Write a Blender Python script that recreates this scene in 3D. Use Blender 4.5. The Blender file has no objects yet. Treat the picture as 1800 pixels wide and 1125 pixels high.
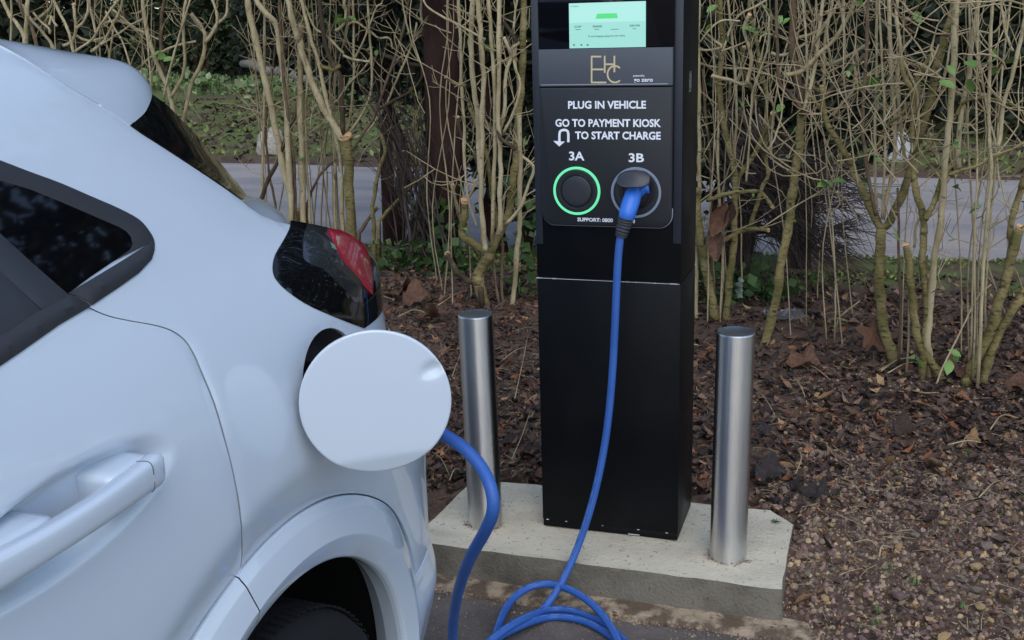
import bpy, bmesh, math, random
import numpy as np
from mathutils import Vector, Matrix, noise as mnoise
from mathutils.geometry import delaunay_2d_cdt
R = math.radians
rnd = random.Random(7)
scene = bpy.context.scene
COL = scene.collection

# ------------------------------------------------------------------ camera
CAM = Vector((0.0, 0.0, 1.5239))
PITCH, ROLL, YAW, FPX = 0.2714, -0.0238, -0.3191, 1954.45
_fw = Vector((math.sin(YAW)*math.cos(PITCH), math.cos(YAW)*math.cos(PITCH), -math.sin(PITCH)))
_r0 = Vector((math.cos(YAW), -math.sin(YAW), 0.0))
_u0 = _r0.cross(_fw)
_rt = math.cos(ROLL)*_r0 + math.sin(ROLL)*_u0
_up = -math.sin(ROLL)*_r0 + math.cos(ROLL)*_u0
cam_data = bpy.data.cameras.new('camera')
cam = bpy.data.objects.new('camera', cam_data)
COL.objects.link(cam)
cam_data.sensor_fit = 'HORIZONTAL'
cam_data.sensor_width = 36.0
cam_data.lens = FPX/1800*36.0
cam_data.clip_start = 0.05
cam_data.clip_end = 600
cam.matrix_world = Matrix(((_rt.x, _up.x, -_fw.x, CAM.x), (_rt.y, _up.y, -_fw.y, CAM.y),
                           (_rt.z, _up.z, -_fw.z, CAM.z), (0, 0, 0, 1)))
scene.camera = cam

# ------------------------------------------------------------------ sky, sun, exposure
SUN_EL, SUN_AZ = R(50), R(158)          # azimuth clockwise from +y
world = bpy.data.worlds.new('World')
scene.world = world
world.use_nodes = True
wn = world.node_tree.nodes
wl = world.node_tree.links
sky = wn.new('ShaderNodeTexSky')
sky.sky_type = 'NISHITA'
sky.sun_disc = False
sky.sun_elevation = SUN_EL
sky.sun_rotation = SUN_AZ
sky.air_density = 1.0
sky.dust_density = 1.0
sky.ozone_density = 0.6
hsv = wn.new('ShaderNodeHueSaturation')
hsv.inputs['Saturation'].default_value = 1.0
wl.new(sky.outputs[0], hsv.inputs['Color'])
wl.new(hsv.outputs[0], wn['Background'].inputs['Color'])
wn['Background'].inputs['Strength'].default_value = 0.15
sun_d = bpy.data.lights.new('sun', 'SUN')
sun_d.energy = 0.5
sun_d.angle = R(60)
sun_d.color = (0.95, 0.98, 1.0)
sun = bpy.data.objects.new('sun', sun_d)
COL.objects.link(sun)
_sd = Vector((math.sin(SUN_AZ)*math.cos(SUN_EL), math.cos(SUN_AZ)*math.cos(SUN_EL), math.sin(SUN_EL)))
sun.rotation_euler = _sd.to_track_quat('Z', 'Y').to_euler()
sun.location = _sd*20
scene.view_settings.view_transform = 'Standard'
scene.view_settings.look = 'None'
scene.view_settings.exposure = 0.85
scene.view_settings.gamma = 1.0
scene.view_settings.use_curve_mapping = False
scene.cycles.use_denoising = True
scene.cycles.max_bounces = 8
scene.cycles.transparent_max_bounces = 8
scene.cycles.sample_clamp_indirect = 6.0

# ------------------------------------------------------------------ pixel -> world helpers (photo pixels, 1800 x 1125)
def ray(px, py):
    return _fw + _rt*((px-900)/FPX) - _up*((py-562.5)/FPX)
def at_z(px, py, z):
    d = ray(px, py); return CAM + d*((z-CAM.z)/d.z)
def at_y(px, py, y):
    d = ray(px, py); return CAM + d*(y/d.y)
def at_depth(px, py, k):
    return CAM + ray(px, py)*k
def to_px(p):
    d = Vector(p)-CAM; z = d.dot(_fw)
    return 900+FPX*d.dot(_rt)/z, 562.5-FPX*d.dot(_up)/z
def smooth(a, b, x):
    t = min(1.0, max(0.0, (x-a)/(b-a))); return t*t*(3-2*t)
def interp(xs, ys, x):
    if x <= xs[0]: return ys[0]
    for i in range(1, len(xs)):
        if x <= xs[i]:
            t = (x-xs[i-1])/(xs[i]-xs[i-1]); return ys[i-1]+(ys[i]-ys[i-1])*t
    return ys[-1]
def sinterp(xs, ys, x):
    """smooth monotone-ish interpolation (Catmull-Rom on uneven knots)"""
    n = len(xs)
    if x <= xs[0]: return ys[0]
    if x >= xs[-1]: return ys[-1]
    for i in range(1, n):
        if x <= xs[i]: break
    i -= 1
    h = xs[i+1]-xs[i]; t = (x-xs[i])/h
    m0 = (ys[i+1]-ys[i-1])/(xs[i+1]-xs[i-1]) if i > 0 else (ys[1]-ys[0])/(xs[1]-xs[0])
    m1 = (ys[i+2]-ys[i])/(xs[i+2]-xs[i]) if i < n-2 else (ys[-1]-ys[-2])/(xs[-1]-xs[-2])
    return ((2*t**3-3*t*t+1)*ys[i] + (t**3-2*t*t+t)*h*m0 + (-2*t**3+3*t*t)*ys[i+1] + (t**3-t*t)*h*m1)
def catmull(pts, n=6, closed=False):
    """resample a list of equal-length tuples / Vectors smoothly"""
    P = [np.array(p, float) for p in pts]
    out = []
    m = len(P)
    rng = range(m if closed else m-1)
    for i in rng:
        if closed:
            a, b, c, d = P[(i-1) % m], P[i], P[(i+1) % m], P[(i+2) % m]
        else:
            b, c = P[i], P[i+1]
            a = P[i-1] if i > 0 else 2*b-c
            d = P[i+2] if i+2 < m else 2*c-b
        for k in range(n):
            t = k/n
            out.append(0.5*((2*b)+(-a+c)*t+(2*a-5*b+4*c-d)*t*t+(-a+3*b-3*c+d)*t**3))
    if not closed: out.append(P[-1])
    return out

# ------------------------------------------------------------------ objects
def link(o, parent=None):
    COL.objects.link(o)
    if parent is not None: o.parent = parent
    return o
def tag(o, label=None, cat=None, group=None, kind=None):
    if label: o['label'] = label
    if cat: o['category'] = cat
    if group: o['group'] = group
    if kind: o['kind'] = kind
    return o
def thing(name, label, cat, loc=(0, 0, 0), rot=(0, 0, 0), group=None):
    o = bpy.data.objects.new(name, None)
    o.empty_display_size = 0.1
    o.location = loc; o.rotation_euler = rot
    COL.objects.link(o)
    return tag(o, label, cat, group)
def mesh_obj(name, verts, faces, mat=None, parent=None, flat=False, mats=None, fmat=None):
    me = bpy.data.meshes.new(name)
    me.from_pydata([tuple(v) for v in verts], [], [tuple(f) for f in faces])
    me.update()
    if not flat:
        me.polygons.foreach_set('use_smooth', [True]*len(me.polygons))
    for m in (mats or ([mat] if mat else [])):
        me.materials.append(m)
    if fmat is not None:
        me.polygons.foreach_set('material_index', fmat)
    o = bpy.data.objects.new(name, me)
    return link(o, parent)
def bm_obj(name, bm, mat=None, parent=None, smooth_angle=None):
    me = bpy.data.meshes.new(name)
    bmesh.ops.recalc_face_normals(bm, faces=bm.faces)
    bm.to_mesh(me); bm.free()
    if mat: me.materials.append(mat)
    if smooth_angle is not None:
        me.polygons.foreach_set('use_smooth', [True]*len(me.polygons))
        me.set_sharp_from_angle(angle=smooth_angle)
    o = bpy.data.objects.new(name, me)
    return link(o, parent)
def box(name, lo, hi, mat, parent=None, bevel=0.0, seg=2):
    bm = bmesh.new()
    bmesh.ops.create_cube(bm, size=1.0)
    lo = Vector(lo); hi = Vector(hi)
    for v in bm.verts:
        v.co = Vector((lo[i]+(v.co[i]+0.5)*(hi[i]-lo[i]) for i in range(3)))
    if bevel > 0:
        bmesh.ops.bevel(bm, geom=bm.edges[:], offset=bevel, segments=seg, affect='EDGES', profile=0.5)
    return bm_obj(name, bm, mat, parent, R(35))
def lathe(name, prof, mat, parent=None, n=32, loc=(0, 0, 0), axis='Z', sharp=R(35), caps=(True, True)):
    """prof: list of (radius, height)"""
    V, F = [], []
    for r, h in prof:
        for k in range(n):
            a = 2*math.pi*k/n
            c, s = r*math.cos(a), r*math.sin(a)
            if axis == 'Z': p = (c, s, h)
            elif axis == 'Y': p = (c, h, s)
            else: p = (h, c, s)
            V.append((p[0]+loc[0], p[1]+loc[1], p[2]+loc[2]))
    m = len(prof)
    for i in range(m-1):
        for k in range(n):
            k2 = (k+1) % n
            F.append((i*n+k, i*n+k2, (i+1)*n+k2, (i+1)*n+k))
    if caps[0]: F.append(tuple(range(n))[::-1])
    if caps[1]: F.append(tuple((m-1)*n+k for k in range(n)))
    bm = bmesh.new()
    vs = [bm.verts.new(v) for v in V]
    for f in F:
        try: bm.faces.new([vs[i] for i in f])
        except ValueError: pass
    return bm_obj(name, bm, mat, parent, sharp)
def tube_geo(path, radii, n=8, cap=True):
    """path: list of Vectors; returns verts, faces"""
    P = [Vector(p) for p in path]
    V, F = [], []
    t_prev = None
    nrm = None
    for i, p in enumerate(P):
        t = (P[min(i+1, len(P)-1)]-P[max(i-1, 0)])
        if t.length < 1e-9: t = Vector((0, 0, 1))
        t.normalize()
        if nrm is None:
            nrm = t.orthogonal().normalized()
        else:
            nrm = (nrm - t*nrm.dot(t))
            nrm = nrm.normalized() if nrm.length > 1e-6 else t.orthogonal().normalized()
        b = t.cross(nrm)
        r = radii[i] if hasattr(radii, '__len__') else radii
        for k in range(n):
            a = 2*math.pi*k/n
            V.append(p+(nrm*math.cos(a)+b*math.sin(a))*r)
    for i in range(len(P)-1):
        for k in range(n):
            k2 = (k+1) % n
            F.append((i*n+k, i*n+k2, (i+1)*n+k2, (i+1)*n+k))
    if cap:
        F.append(tuple(range(n))[::-1])
        F.append(tuple((len(P)-1)*n+k for k in range(n)))
    return V, F
def tube(name, path, radii, mat, parent=None, n=8):
    V, F = tube_geo(path, radii, n)
    return mesh_obj(name, V, F, mat, parent)

# ------------------------------------------------------------------ materials
TINT = (1.0, 1.0, 1.0)          # natural surfaces carry a warmer tint than the painted ones
def tint(c): return tuple(min(0.9, a*b) for a, b in zip(c, TINT))
def MAT(name, col, rough=0.5, metal=0.0, spec=0.5, coat=0.0, coat_rough=0.05, vary=None, vary2=None, bump=None,
        attr=None, emit=None, aniso=0.0, rough_vary=None, trans=0.0, sheen=0.0):
    """vary / vary2 = (scale, colour, low, high [, stretch xyz]); bump = (scale, strength, distance)"""
    col = tint(col)
    m = bpy.data.materials.new(name)
    m.use_nodes = True
    nt = m.node_tree
    b = nt.nodes['Principled BSDF']
    b.inputs['Roughness'].default_value = rough
    b.inputs['Metallic'].default_value = metal
    b.inputs['Specular IOR Level'].default_value = spec
    b.inputs['Coat Weight'].default_value = coat
    b.inputs['Coat Roughness'].default_value = coat_rough
    b.inputs['Transmission Weight'].default_value = trans
    b.inputs['Sheen Weight'].default_value = sheen
    if aniso: b.inputs['Anisotropic'].default_value = aniso
    tc = nt.nodes.new('ShaderNodeTexCoord')
    def nz(scale, stretch=None, detail=6.0):
        t = nt.nodes.new('ShaderNodeTexNoise')
        t.inputs['Scale'].default_value = scale
        t.inputs['Detail'].default_value = detail
        t.inputs['Roughness'].default_value = 0.6
        if stretch:
            mp = nt.nodes.new('ShaderNodeMapping')
            mp.inputs['Scale'].default_value = stretch
            nt.links.new(tc.outputs['Object'], mp.inputs['Vector'])
            nt.links.new(mp.outputs[0], t.inputs['Vector'])
        else:
            nt.links.new(tc.outputs['Object'], t.inputs['Vector'])
        return t
    if attr:
        a = nt.nodes.new('ShaderNodeAttribute'); a.attribute_name = attr
        cur = a.outputs['Color']
    else:
        c = nt.nodes.new('ShaderNodeRGB'); c.outputs[0].default_value = (*col, 1)
        cur = c.outputs[0]
    for v in (vary, vary2):
        if not v: continue
        t = nz(v[0], v[4] if len(v) > 4 else None)
        rp = nt.nodes.new('ShaderNodeMapRange')
        rp.inputs['From Min'].default_value = v[2]; rp.inputs['From Max'].default_value = v[3]
        nt.links.new(t.outputs[0], rp.inputs['Value'])
        mx = nt.nodes.new('ShaderNodeMix'); mx.data_type = 'RGBA'
        nt.links.new(rp.outputs[0], mx.inputs['Factor'])
        nt.links.new(cur, mx.inputs['A'])
        mx.inputs['B'].default_value = (*tint(v[1]), 1)
        cur = mx.outputs['Result']
    nt.links.new(cur, b.inputs['Base Color'])
    if rough_vary:
        t = nz(rough_vary[0], rough_vary[3] if len(rough_vary) > 3 else None)
        rp = nt.nodes.new('ShaderNodeMapRange')
        rp.inputs['From Min'].default_value = 0.3; rp.inputs['From Max'].default_value = 0.7
        rp.inputs['To Min'].default_value = rough_vary[1]; rp.inputs['To Max'].default_value = rough_vary[2]
        nt.links.new(t.outputs[0], rp.inputs['Value'])
        nt.links.new(rp.outputs[0], b.inputs['Roughness'])
    if bump:
        t = nz(bump[0], bump[3] if len(bump) > 3 else None, 8.0)
        bp = nt.nodes.new('ShaderNodeBump')
        bp.inputs['Strength'].default_value = bump[1]
        bp.inputs['Distance'].default_value = bump[2]
        nt.links.new(t.outputs[0], bp.inputs['Height'])
        nt.links.new(bp.outputs[0], b.inputs['Normal'])
    if emit:
        b.inputs['Emission Color'].default_value = (*emit[0], 1)
        b.inputs['Emission Strength'].default_value = emit[1]
    return m
def set_colors(o, cols):
    """one colour per face, stored on corners as attribute Col"""
    me = o.data
    ca = me.color_attributes.new('Col', 'FLOAT_COLOR', 'CORNER')
    tot = np.zeros(len(me.polygons), dtype=np.int32)
    me.polygons.foreach_get('loop_total', tot)
    arr = np.repeat(np.array([(*tint(c), 1.0) for c in cols], dtype=np.float32), tot, axis=0)
    ca.data.foreach_set('color', arr.ravel())
# ------------------------------------------------------------------ charger, plinth, bollards
PX0, PYF, PW, PD, HP = -0.8445, 2.7932, 0.3890, 0.2389, 0.0994
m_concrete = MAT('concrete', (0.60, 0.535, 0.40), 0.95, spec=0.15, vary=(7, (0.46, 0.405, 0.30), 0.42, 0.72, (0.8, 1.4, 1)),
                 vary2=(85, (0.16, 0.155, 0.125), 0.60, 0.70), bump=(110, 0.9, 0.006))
m_concrete_side = MAT('concrete_side', (0.195, 0.172, 0.135), 0.9, spec=0.2, vary=(9, (0.11, 0.095, 0.072), 0.4, 0.7),  # plinth sides: darker tone than the slab top, randomly blotched
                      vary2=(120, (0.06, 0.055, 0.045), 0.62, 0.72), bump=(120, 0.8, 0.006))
m_steel = MAT('brushed_steel', (0.74, 0.72, 0.69), 0.33, metal=1.0, aniso=0.85, vary=(3, (0.64, 0.62, 0.60), 0.35, 0.7), vary2=(60, (0.56, 0.55, 0.53), 0.5, 0.8, (6, 6, 0.3)))
_tg = m_steel.node_tree.nodes.new('ShaderNodeTangent'); _tg.direction_type = 'RADIAL'; _tg.axis = 'Z'
m_steel.node_tree.links.new(_tg.outputs[0], m_steel.node_tree.nodes['Principled BSDF'].inputs['Tangent'])
m_steel.node_tree.nodes['Principled BSDF'].inputs['Anisotropic Rotation'].default_value = 0.25
m_steel_top = MAT('brushed_steel_lid', (0.52, 0.53, 0.54), 0.38, metal=1.0, vary=(40, (0.36, 0.37, 0.37), 0.4, 0.7, (1, 8, 1)))
m_black = MAT('black_powder_coat', (0.0035, 0.004, 0.005), 0.42, spec=0.16, bump=(700, 0.15, 0.0006), rough_vary=(6, 0.38, 0.55), vary=(7, (0.006, 0.0065, 0.008), 0.5, 0.75), vary2=(320, (0.06, 0.058, 0.055), 0.76, 0.82))
m_frame = MAT('dark_grey_frame', (0.020, 0.023, 0.031), 0.4, spec=0.45)
m_panel = MAT('graphite_panel', (0.017, 0.018, 0.021), 0.42, spec=0.4, bump=(500, 0.12, 0.0005))
m_plate = MAT('grey_label_plate', (0.070, 0.076, 0.090), 0.45, spec=0.4)
m_glassblk = MAT('black_screen_glass', (0.004, 0.004, 0.006), 0.05, spec=0.5)
m_display = MAT('display_teal', (0.08, 0.16, 0.15), 0.3, emit=((0.33, 0.70, 0.62), 0.47))
m_display_hi = MAT('display_pale', (0.08, 0.16, 0.15), 0.3, emit=((0.40, 0.76, 0.69), 0.50))
m_display_green = MAT('display_green', (0.05, 0.4, 0.1), 0.3, emit=((0.05, 0.40, 0.14), 0.5))
m_display_ink = MAT('display_ink', (0.02, 0.08, 0.07), 0.5)
m_white_print = MAT('white_print', (0.78, 0.79, 0.82), 0.6)
m_gold_print = MAT('gold_print', (0.56, 0.46, 0.27), 0.5)
m_green_ring = MAT('green_light_ring', (0.1, 0.5, 0.25), 0.3, emit=((0.14, 0.72, 0.34), 0.38))
m_grey_ring = MAT('grey_ring', (0.22, 0.26, 0.33), 0.3)
m_socket_black = MAT('socket_black', (0.006, 0.006, 0.007), 0.35)
m_cap = MAT('socket_cap', (0.024, 0.026, 0.031), 0.42)
m_paint_chip = MAT('bare_edge', (0.55, 0.55, 0.55), 0.5)
m_rust = MAT('rust_sprigs', (0.12, 0.05, 0.035), 0.9)

# plinth (local outline, world coords; top at HP)
pl_front = PYF-0.1904
xr = PX0+PW+0.2952
pl_back = PYF+0.2682
pl_mid = pl_front+0.3798
c1 = at_z(1354, 897, HP)
c2 = at_z(823, 853, HP)
c3 = at_z(765, 925, HP)
outline = [(c3.x-0.03, pl_front), (xr, pl_front), (xr+0.002, pl_mid), (c1.x, c1.y), (c2.x+0.02, pl_back), (c2.x-0.0, pl_back-0.02), (c3.x-0.03, c3.y-0.04)]
plinth = thing('concrete_plinth', 'pale cast concrete plinth with clipped corners under the black charger', 'plinth', (0, 0, 0))
bm = bmesh.new()
top = []
prev = None
dense = []
for i, p in enumerate(outline):
    q = outline[(i+1) % len(outline)]
    L = math.dist(p, q); k = max(1, int(L/0.03))
    for j in range(k):
        t = j/k
        jit = 0.0016 if 0 < j else 0.003
        dense.append((p[0]+(q[0]-p[0])*t+rnd.uniform(-jit, jit), p[1]+(q[1]-p[1])*t+rnd.uniform(-jit, jit)))
res = delaunay_2d_cdt([Vector(p) for p in dense] + [Vector((x*0.03+PX0-0.4, y*0.03+pl_front)) for x in range(50) for y in range(20)
                       if True], [(i, (i+1) % len(dense)) for i in range(len(dense))], [list(range(len(dense)))], 1, 1e-5)
ov, oe, of = res[0], res[1], res[2]
V = [(v.x, v.y, HP-0.002+0.004*mnoise.noise(Vector((v.x*7, v.y*7, 3)))) for v in ov]
mesh_obj('slab_top', V, [f for f in of], m_concrete, plinth)
nD = len(dense)
cx_, cy_ = sum(p[0] for p in dense)/nD, sum(p[1] for p in dense)/nD
V = []
for zz, off in ((HP-0.0015, 0.0), (HP-0.006, 0.0012), (0.05, 0.001), (0.02, 0.004), (-0.06, 0.004)):
    for p in dense:
        z2 = zz+0.004*mnoise.noise(Vector((p[0]*7, p[1]*7, 3)))*(1 if zz > 0.09 else 0)
        d = Vector((p[0]-cx_, p[1]-cy_)).normalized()
        n_ = 0.0025*mnoise.noise(Vector((p[0]*30, p[1]*30, zz*40)))
        V.append((p[0]+d.x*(off+n_), p[1]+d.y*(off+n_), z2))
F = []
for i in range(4):
    for k in range(nD):
        k2 = (k+1) % nD
        F.append((i*nD+k, (i+1)*nD+k, (i+1)*nD+k2, i*nD+k2))
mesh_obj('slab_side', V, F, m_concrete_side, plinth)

# bollards
def bollard(x, y, h, label, lean):
    t = thing('bollard', label, 'bollard', (x, y, HP-0.004), (0, lean, 0), 'steel bollards on the concrete plinth')
    r = 0.0485
    lathe('tube', [(r, -0.03), (r, 0.1), (r, 0.3), (r, h-0.004)], m_steel, t, 64, caps=(True, False))
    lathe('top_cap', [(r, h-0.004), (r-0.0008, h-0.0012), (r-0.003, h), (r-0.004, h-0.0005), (0.001, h-0.0005)], m_steel_top, t, 64, caps=(False, True))
    # rusty conifer sprigs gathered at the foot
    V, F = [], []
    for i in range(46):
        a = rnd.choice([rnd.gauss(-0.6, 0.35), rnd.gauss(-2.5, 0.5), rnd.uniform(-3.0, 0)])
        rr = r+abs(rnd.gauss(0.004, 0.006))
        p = Vector((rr*math.cos(a), rr*math.sin(a), 0.004+rnd.random()*0.004))
        d = Vector((rnd.uniform(-1, 1), rnd.uniform(-1, 1), rnd.uniform(0, 0.7)))*0.010
        v, f = tube_geo([p, p+d*0.5+Vector((0, 0, 0.001)), p+d], 0.0006, 3)
        F += [tuple(j+len(V) for j in q) for q in f]; V += v
    o = mesh_obj('debris_ring', V, F, m_rust, t); o['kind'] = 'stuff'
    return t
bollard(PX0-0.1622, PYF-0.0322, 0.631, 'brushed steel bollard between the car flap and the charger', R(-1.0))
bollard(PX0+0.5325, PYF-0.05, 0.6333, 'brushed steel bollard at the soil end of the concrete plinth', R(0.2))

# charger pillar: local frame, origin at the front-left foot, x right, y back, z up
charger = thing('charging_pillar', 'tall black electric vehicle charging pillar with screen and two sockets', 'charger',
                (PX0, PYF, HP-0.001), (0, R(-0.35), 0))
charger_inv = (Matrix.Translation(charger.location) @ charger.rotation_euler.to_matrix().to_4x4()).inverted()
PH = 1.68
ZS = 0.7302
def fp(px, py, out=0.0):
    """photo pixel -> (x, z) on the pillar front, 'out' metres proud of it"""
    p = charger_inv @ at_y(px, py, PYF-out)
    return p.x, p.z
box('lower_cabinet', (0, 0, 0.020), (PW, PD, ZS-0.0015), m_black, charger, 0.003)
box('base_rail', (0.002, 0.0015, 0), (PW-0.002, PD-0.002, 0.0215), m_black, charger, 0.0015)
box('upper_cabinet', (0, 0, ZS+0.0015), (PW, PD, PH), m_black, charger, 0.003)
box('seam_core', (0.003, 0.003, ZS-0.004), (PW-0.003, PD-0.003, ZS+0.004), m_socket_black, charger)
# chipped bright edges along the seam and the foot
chips = [(943, 951, 487.5), (970, 977, 488.5), (1102, 1104, 496), (1117, 1119, 497), (1150, 1152, 498.6), (1177, 1191, 500.5)]
V, F = [], []
def chip(x0, x1, zc, h):
    b = len(V)
    for (x, y, z) in ((x0, -0.0008, zc-h), (x1, -0.0008, zc-h), (x1, -0.0008, zc+h), (x0, -0.0008, zc+h),
                      (x0, 0.004, zc-h), (x1, 0.004, zc-h), (x1, 0.004, zc+h), (x0, 0.004, zc+h)): V.append((x, y, z))
    for f in ((0, 1, 2, 3), (0, 4, 5, 1), (1, 5, 6, 2), (2, 6, 7, 3), (3, 7, 4, 0)): F.append(tuple(i+b for i in f))
for x0, x1, y in chips:
    chip(fp(x0, y)[0], fp(x1, y)[0], ZS-0.0005, 0.0011)
chip(0.004, PW-0.004, ZS-0.0006, 0.0003)
for x0, x1 in ((961, 965), (994, 997), (1058, 1060), (1170, 1174), (1120, 1124)):
    chip(fp(x0, 925)[0], fp(x1, 925)[0], 0.0205, 0.0009)
chip(fp(1104, 940)[0], fp(1124, 940)[0], 0.004, 0.0008)
mesh_obj('worn_edge', V, F, m_paint_chip, charger, flat=True)
# vertical frame strips
xl = fp(937, 200)[0]; xi = fp(951.5, 200)[0]; xo = fp(1184, 200)[0]; xr_ = fp(1199, 200)[0]
box('frame_strip', (0.001, -0.003, fp(940, 428)[1]), (xi-0.002, 0.004, PH-0.004), m_frame, charger, 0.001)
box('frame_strip', (xo+0.002, -0.003, fp(1190, 428)[1]), (PW-0.001, 0.004, PH-0.004), m_frame, charger, 0.001)
# moulded front panel with rounded lower corners
def rounded_panel(name, x0, x1, z0, z1, r, y0, y1, mat, parent, edge=0.002, rtop=0.0005, n=8):
    pts = []
    for (cx, cz, a0, rr) in ((x0+r, z0+r, 180, r), (x1-r, z0+r, 270, r), (x1-rtop, z1-rtop, 0, rtop), (x0+rtop, z1-rtop, 90, rtop)):
        for k in range(n+1):
            a = R(a0+90*k/n)
            pts.append((cx+rr*math.cos(a), cz+rr*math.sin(a)))
    cx, cz = (x0+x1)/2, (z0+z1)/2
    m = len(pts)
    V = []
    def ring(s, y):
        for p in pts:
            d = Vector((p[0]-cx, p[1]-cz)); L = d.length
            V.append((p[0]-s*(1 if p[0] > cx else -1)*min(1, abs(p[0]-cx)/0.01), y, p[1]-s*(1 if p[1] > cz else -1)*min(1, abs(p[1]-cz)/0.01)))
    ring(0, y1); ring(0, y0+edge); ring(edge*0.35, y0+edge*0.3); ring(edge, y0)
    F = []
    for i in range(3):
        for k in range(m):
            k2 = (k+1) % m
            F.append((i*m+k, i*m+k2, (i+1)*m+k2, (i+1)*m+k))
    F.append(tuple(3*m+k for k in range(m)))
    bm = bmesh.new(); vs = [bm.verts.new(v) for v in V]
    for f in F: bm.faces.new([vs[i] for i in f])
    return bm_obj(name, bm, mat, parent, R(40))
zb = fp(1065, 398, 0.012)[1]
zlab0, zlab1 = fp(1065, 152, 0.012)[1], fp(1065, 85, 0.012)[1]
rounded_panel('front_panel', xi, xo, zb, zlab0-0.0015, 0.034, -0.014, 0.002, m_panel, charger, 0.004)
m_pale_edge = MAT('panel_edge_glint', (0.30, 0.31, 0.34), 0.3)
rounded_panel('panel_edge_glint', xi-0.0012, xo+0.0012, zb-0.0022, zb+0.05, 0.035, -0.0075, 0.001, m_pale_edge, charger, 0.001)  # pale colour paints in the highlight along the panel's lower edge
rounded_panel('label_plate', xi, xo-0.001, zlab0+0.001, zlab1, 0.002, -0.0145, 0.002, m_plate, charger, 0.001)
zl = fp(1065, 149, 0.012)[1]
box('plate_crease', (xi+0.006, -0.0154, zl), (xo-0.012, -0.0135, zl+0.002), m_pale_edge, charger, 0.0004)
box('screen_glass', (xi, -0.011, zlab1+0.002), (xo, 0.002, PH-0.05), m_glassblk, charger, 0.002)
# display
x0, z1 = fp(1000, 6, 0.012); x1, z0 = fp(1135, 82.5, 0.012)
disp = box('display', (x0, -0.0125, z0), (x1, -0.010, z1), m_display, charger)
zm = z0+(z1-z0)*0.565
box('display_header', (x0+0.001, -0.0129, zm), (x1-0.001, -0.0124, z1-0.001), m_display_hi, disp)
gx0, gz0 = fp(1047, 33, 0.012); gx1, gz1 = fp(1086, 23, 0.012)
V = [(gx0, -0.0133, gz0), (gx1, -0.0133, gz0), (gx1-0.002, -0.0133, gz1), (gx0+0.004, -0.0133, gz1)]
V += [(a, -0.0128, c) for a, b, c in V]
mesh_obj('charge_icon', V, [(0, 1, 2, 3), (0, 4, 5, 1), (1, 5, 6, 2), (2, 6, 7, 3), (3, 7, 4, 0)], m_display_green, disp, flat=True)

def text(name, body, px, py_, h_px, mat, parent, out, align='CENTER', bold=0.0, width_px=None, thick=0.0004, space=1.0, ref=None):
    """print standing on the pillar front; (px, py_) = baseline centre/left in photo pixels"""
    cu = bpy.data.curves.new(name, 'FONT')
    cu.body = body; cu.align_x = align; cu.size = 1.0; cu.offset = bold; cu.extrude = 0.0; cu.space_character = space
    cu.resolution_u = 3
    tmp = bpy.data.objects.new(name+'_tmp', cu)
    COL.objects.link(tmp)
    dg = bpy.context.evaluated_depsgraph_get()
    me = bpy.data.meshes.new_from_object(tmp.evaluated_get(dg))
    bpy.data.objects.remove(tmp); bpy.data.curves.remove(cu)
    co = np.array([v.co[:] for v in me.vertices])
    x, z = fp(px, py_, out)
    # text height from cap height of the glyphs
    hh = abs(fp(px, py_-h_px, out)[1]-z)
    capH = 0.73
    s = hh/capH
    sx = s
    if width_px:
        a = fp(px, py_, out)[0]; b = fp(px+width_px, py_, out)[0]
        sx = (b-a)/(co[:, 0].max()-co[:, 0].min())
    for v in me.vertices:
        v.co = (x+v.co.x*sx, -out-thick, z+v.co.y*s)
    me.materials.append(mat)
    o = bpy.data.objects.new(name, me)
    return link(o, parent)
text('printed_line', 'PLUG IN VEHICLE', 1066, 190.5, 13.5, m_white_print, charger, 0.0142, bold=0.030, width_px=140)
text('printed_line', 'GO TO PAYMENT KIOSK', 1067, 222.5, 13.5, m_white_print, charger, 0.0142, bold=0.030, width_px=191)
text('printed_line', 'TO START CHARGE', 1085.5, 244.5, 13.5, m_white_print, charger, 0.0142, bold=0.030, width_px=154)
text('socket_number', '3A', 1013, 281.5, 15.5, m_white_print, charger, 0.0142, bold=0.024, width_px=27)
text('socket_number', '3B', 1118, 284.5, 15.5, m_white_print, charger, 0.0142, bold=0.024, width_px=27)
text('printed_line', 'SUPPORT: 0800', 1046, 389.5, 6.5, m_white_print, charger, 0.0142, bold=0.03, width_px=63)
text('printed_line', '8', 1114, 392, 6.5, m_white_print, charger, 0.0142, bold=0.03)
text('brand_print', 'go zero', 1131, 143.5, 7.5, m_white_print, charger, 0.0147, bold=0.02, width_px=34)
text('brand_print', 'powered by', 1123, 134.5, 3.4, m_white_print, charger, 0.0147, bold=0.02, width_px=20)
for b, x, y, w in (('0.3 kW', 1016, 48.5, 12), ('00:00:00', 1050, 48, 16), ('0.001 kWh', 1116, 46.5, 18)):
    text('display_text', b, x, y, 3.6, m_display_ink, disp, 0.0130, width_px=w, bold=0.02)
for x, y, w in ((1016, 52.5, 9), (1049, 52, 8), (1081, 52, 14), (1115, 51, 6)):
    x0_, z0_ = fp(x-w/2, y, 0.0128); x1_, _ = fp(x+w/2, y, 0.0128)
    box('display_text', (x0_, -0.0131, z0_), (x1_, -0.0127, z0_+0.0012), m_display_ink, disp)
text('display_text', 'To end charging unplug from the vehicle', 1066, 64.5, 3.0, m_display_ink, disp, 0.0130, width_px=66, bold=0.015)
text('display_text', 'charging', 1010, 12, 2.6, m_display_ink, disp, 0.0133, width_px=14)
for x in (1009, 1022, 1033):
    a, b = fp(x, 79, 0.0128)
    box('display_icon', (a-0.002, -0.0131, b-0.0018), (a+0.002, -0.0127, b+0.0018), m_display_ink, disp)
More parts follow.
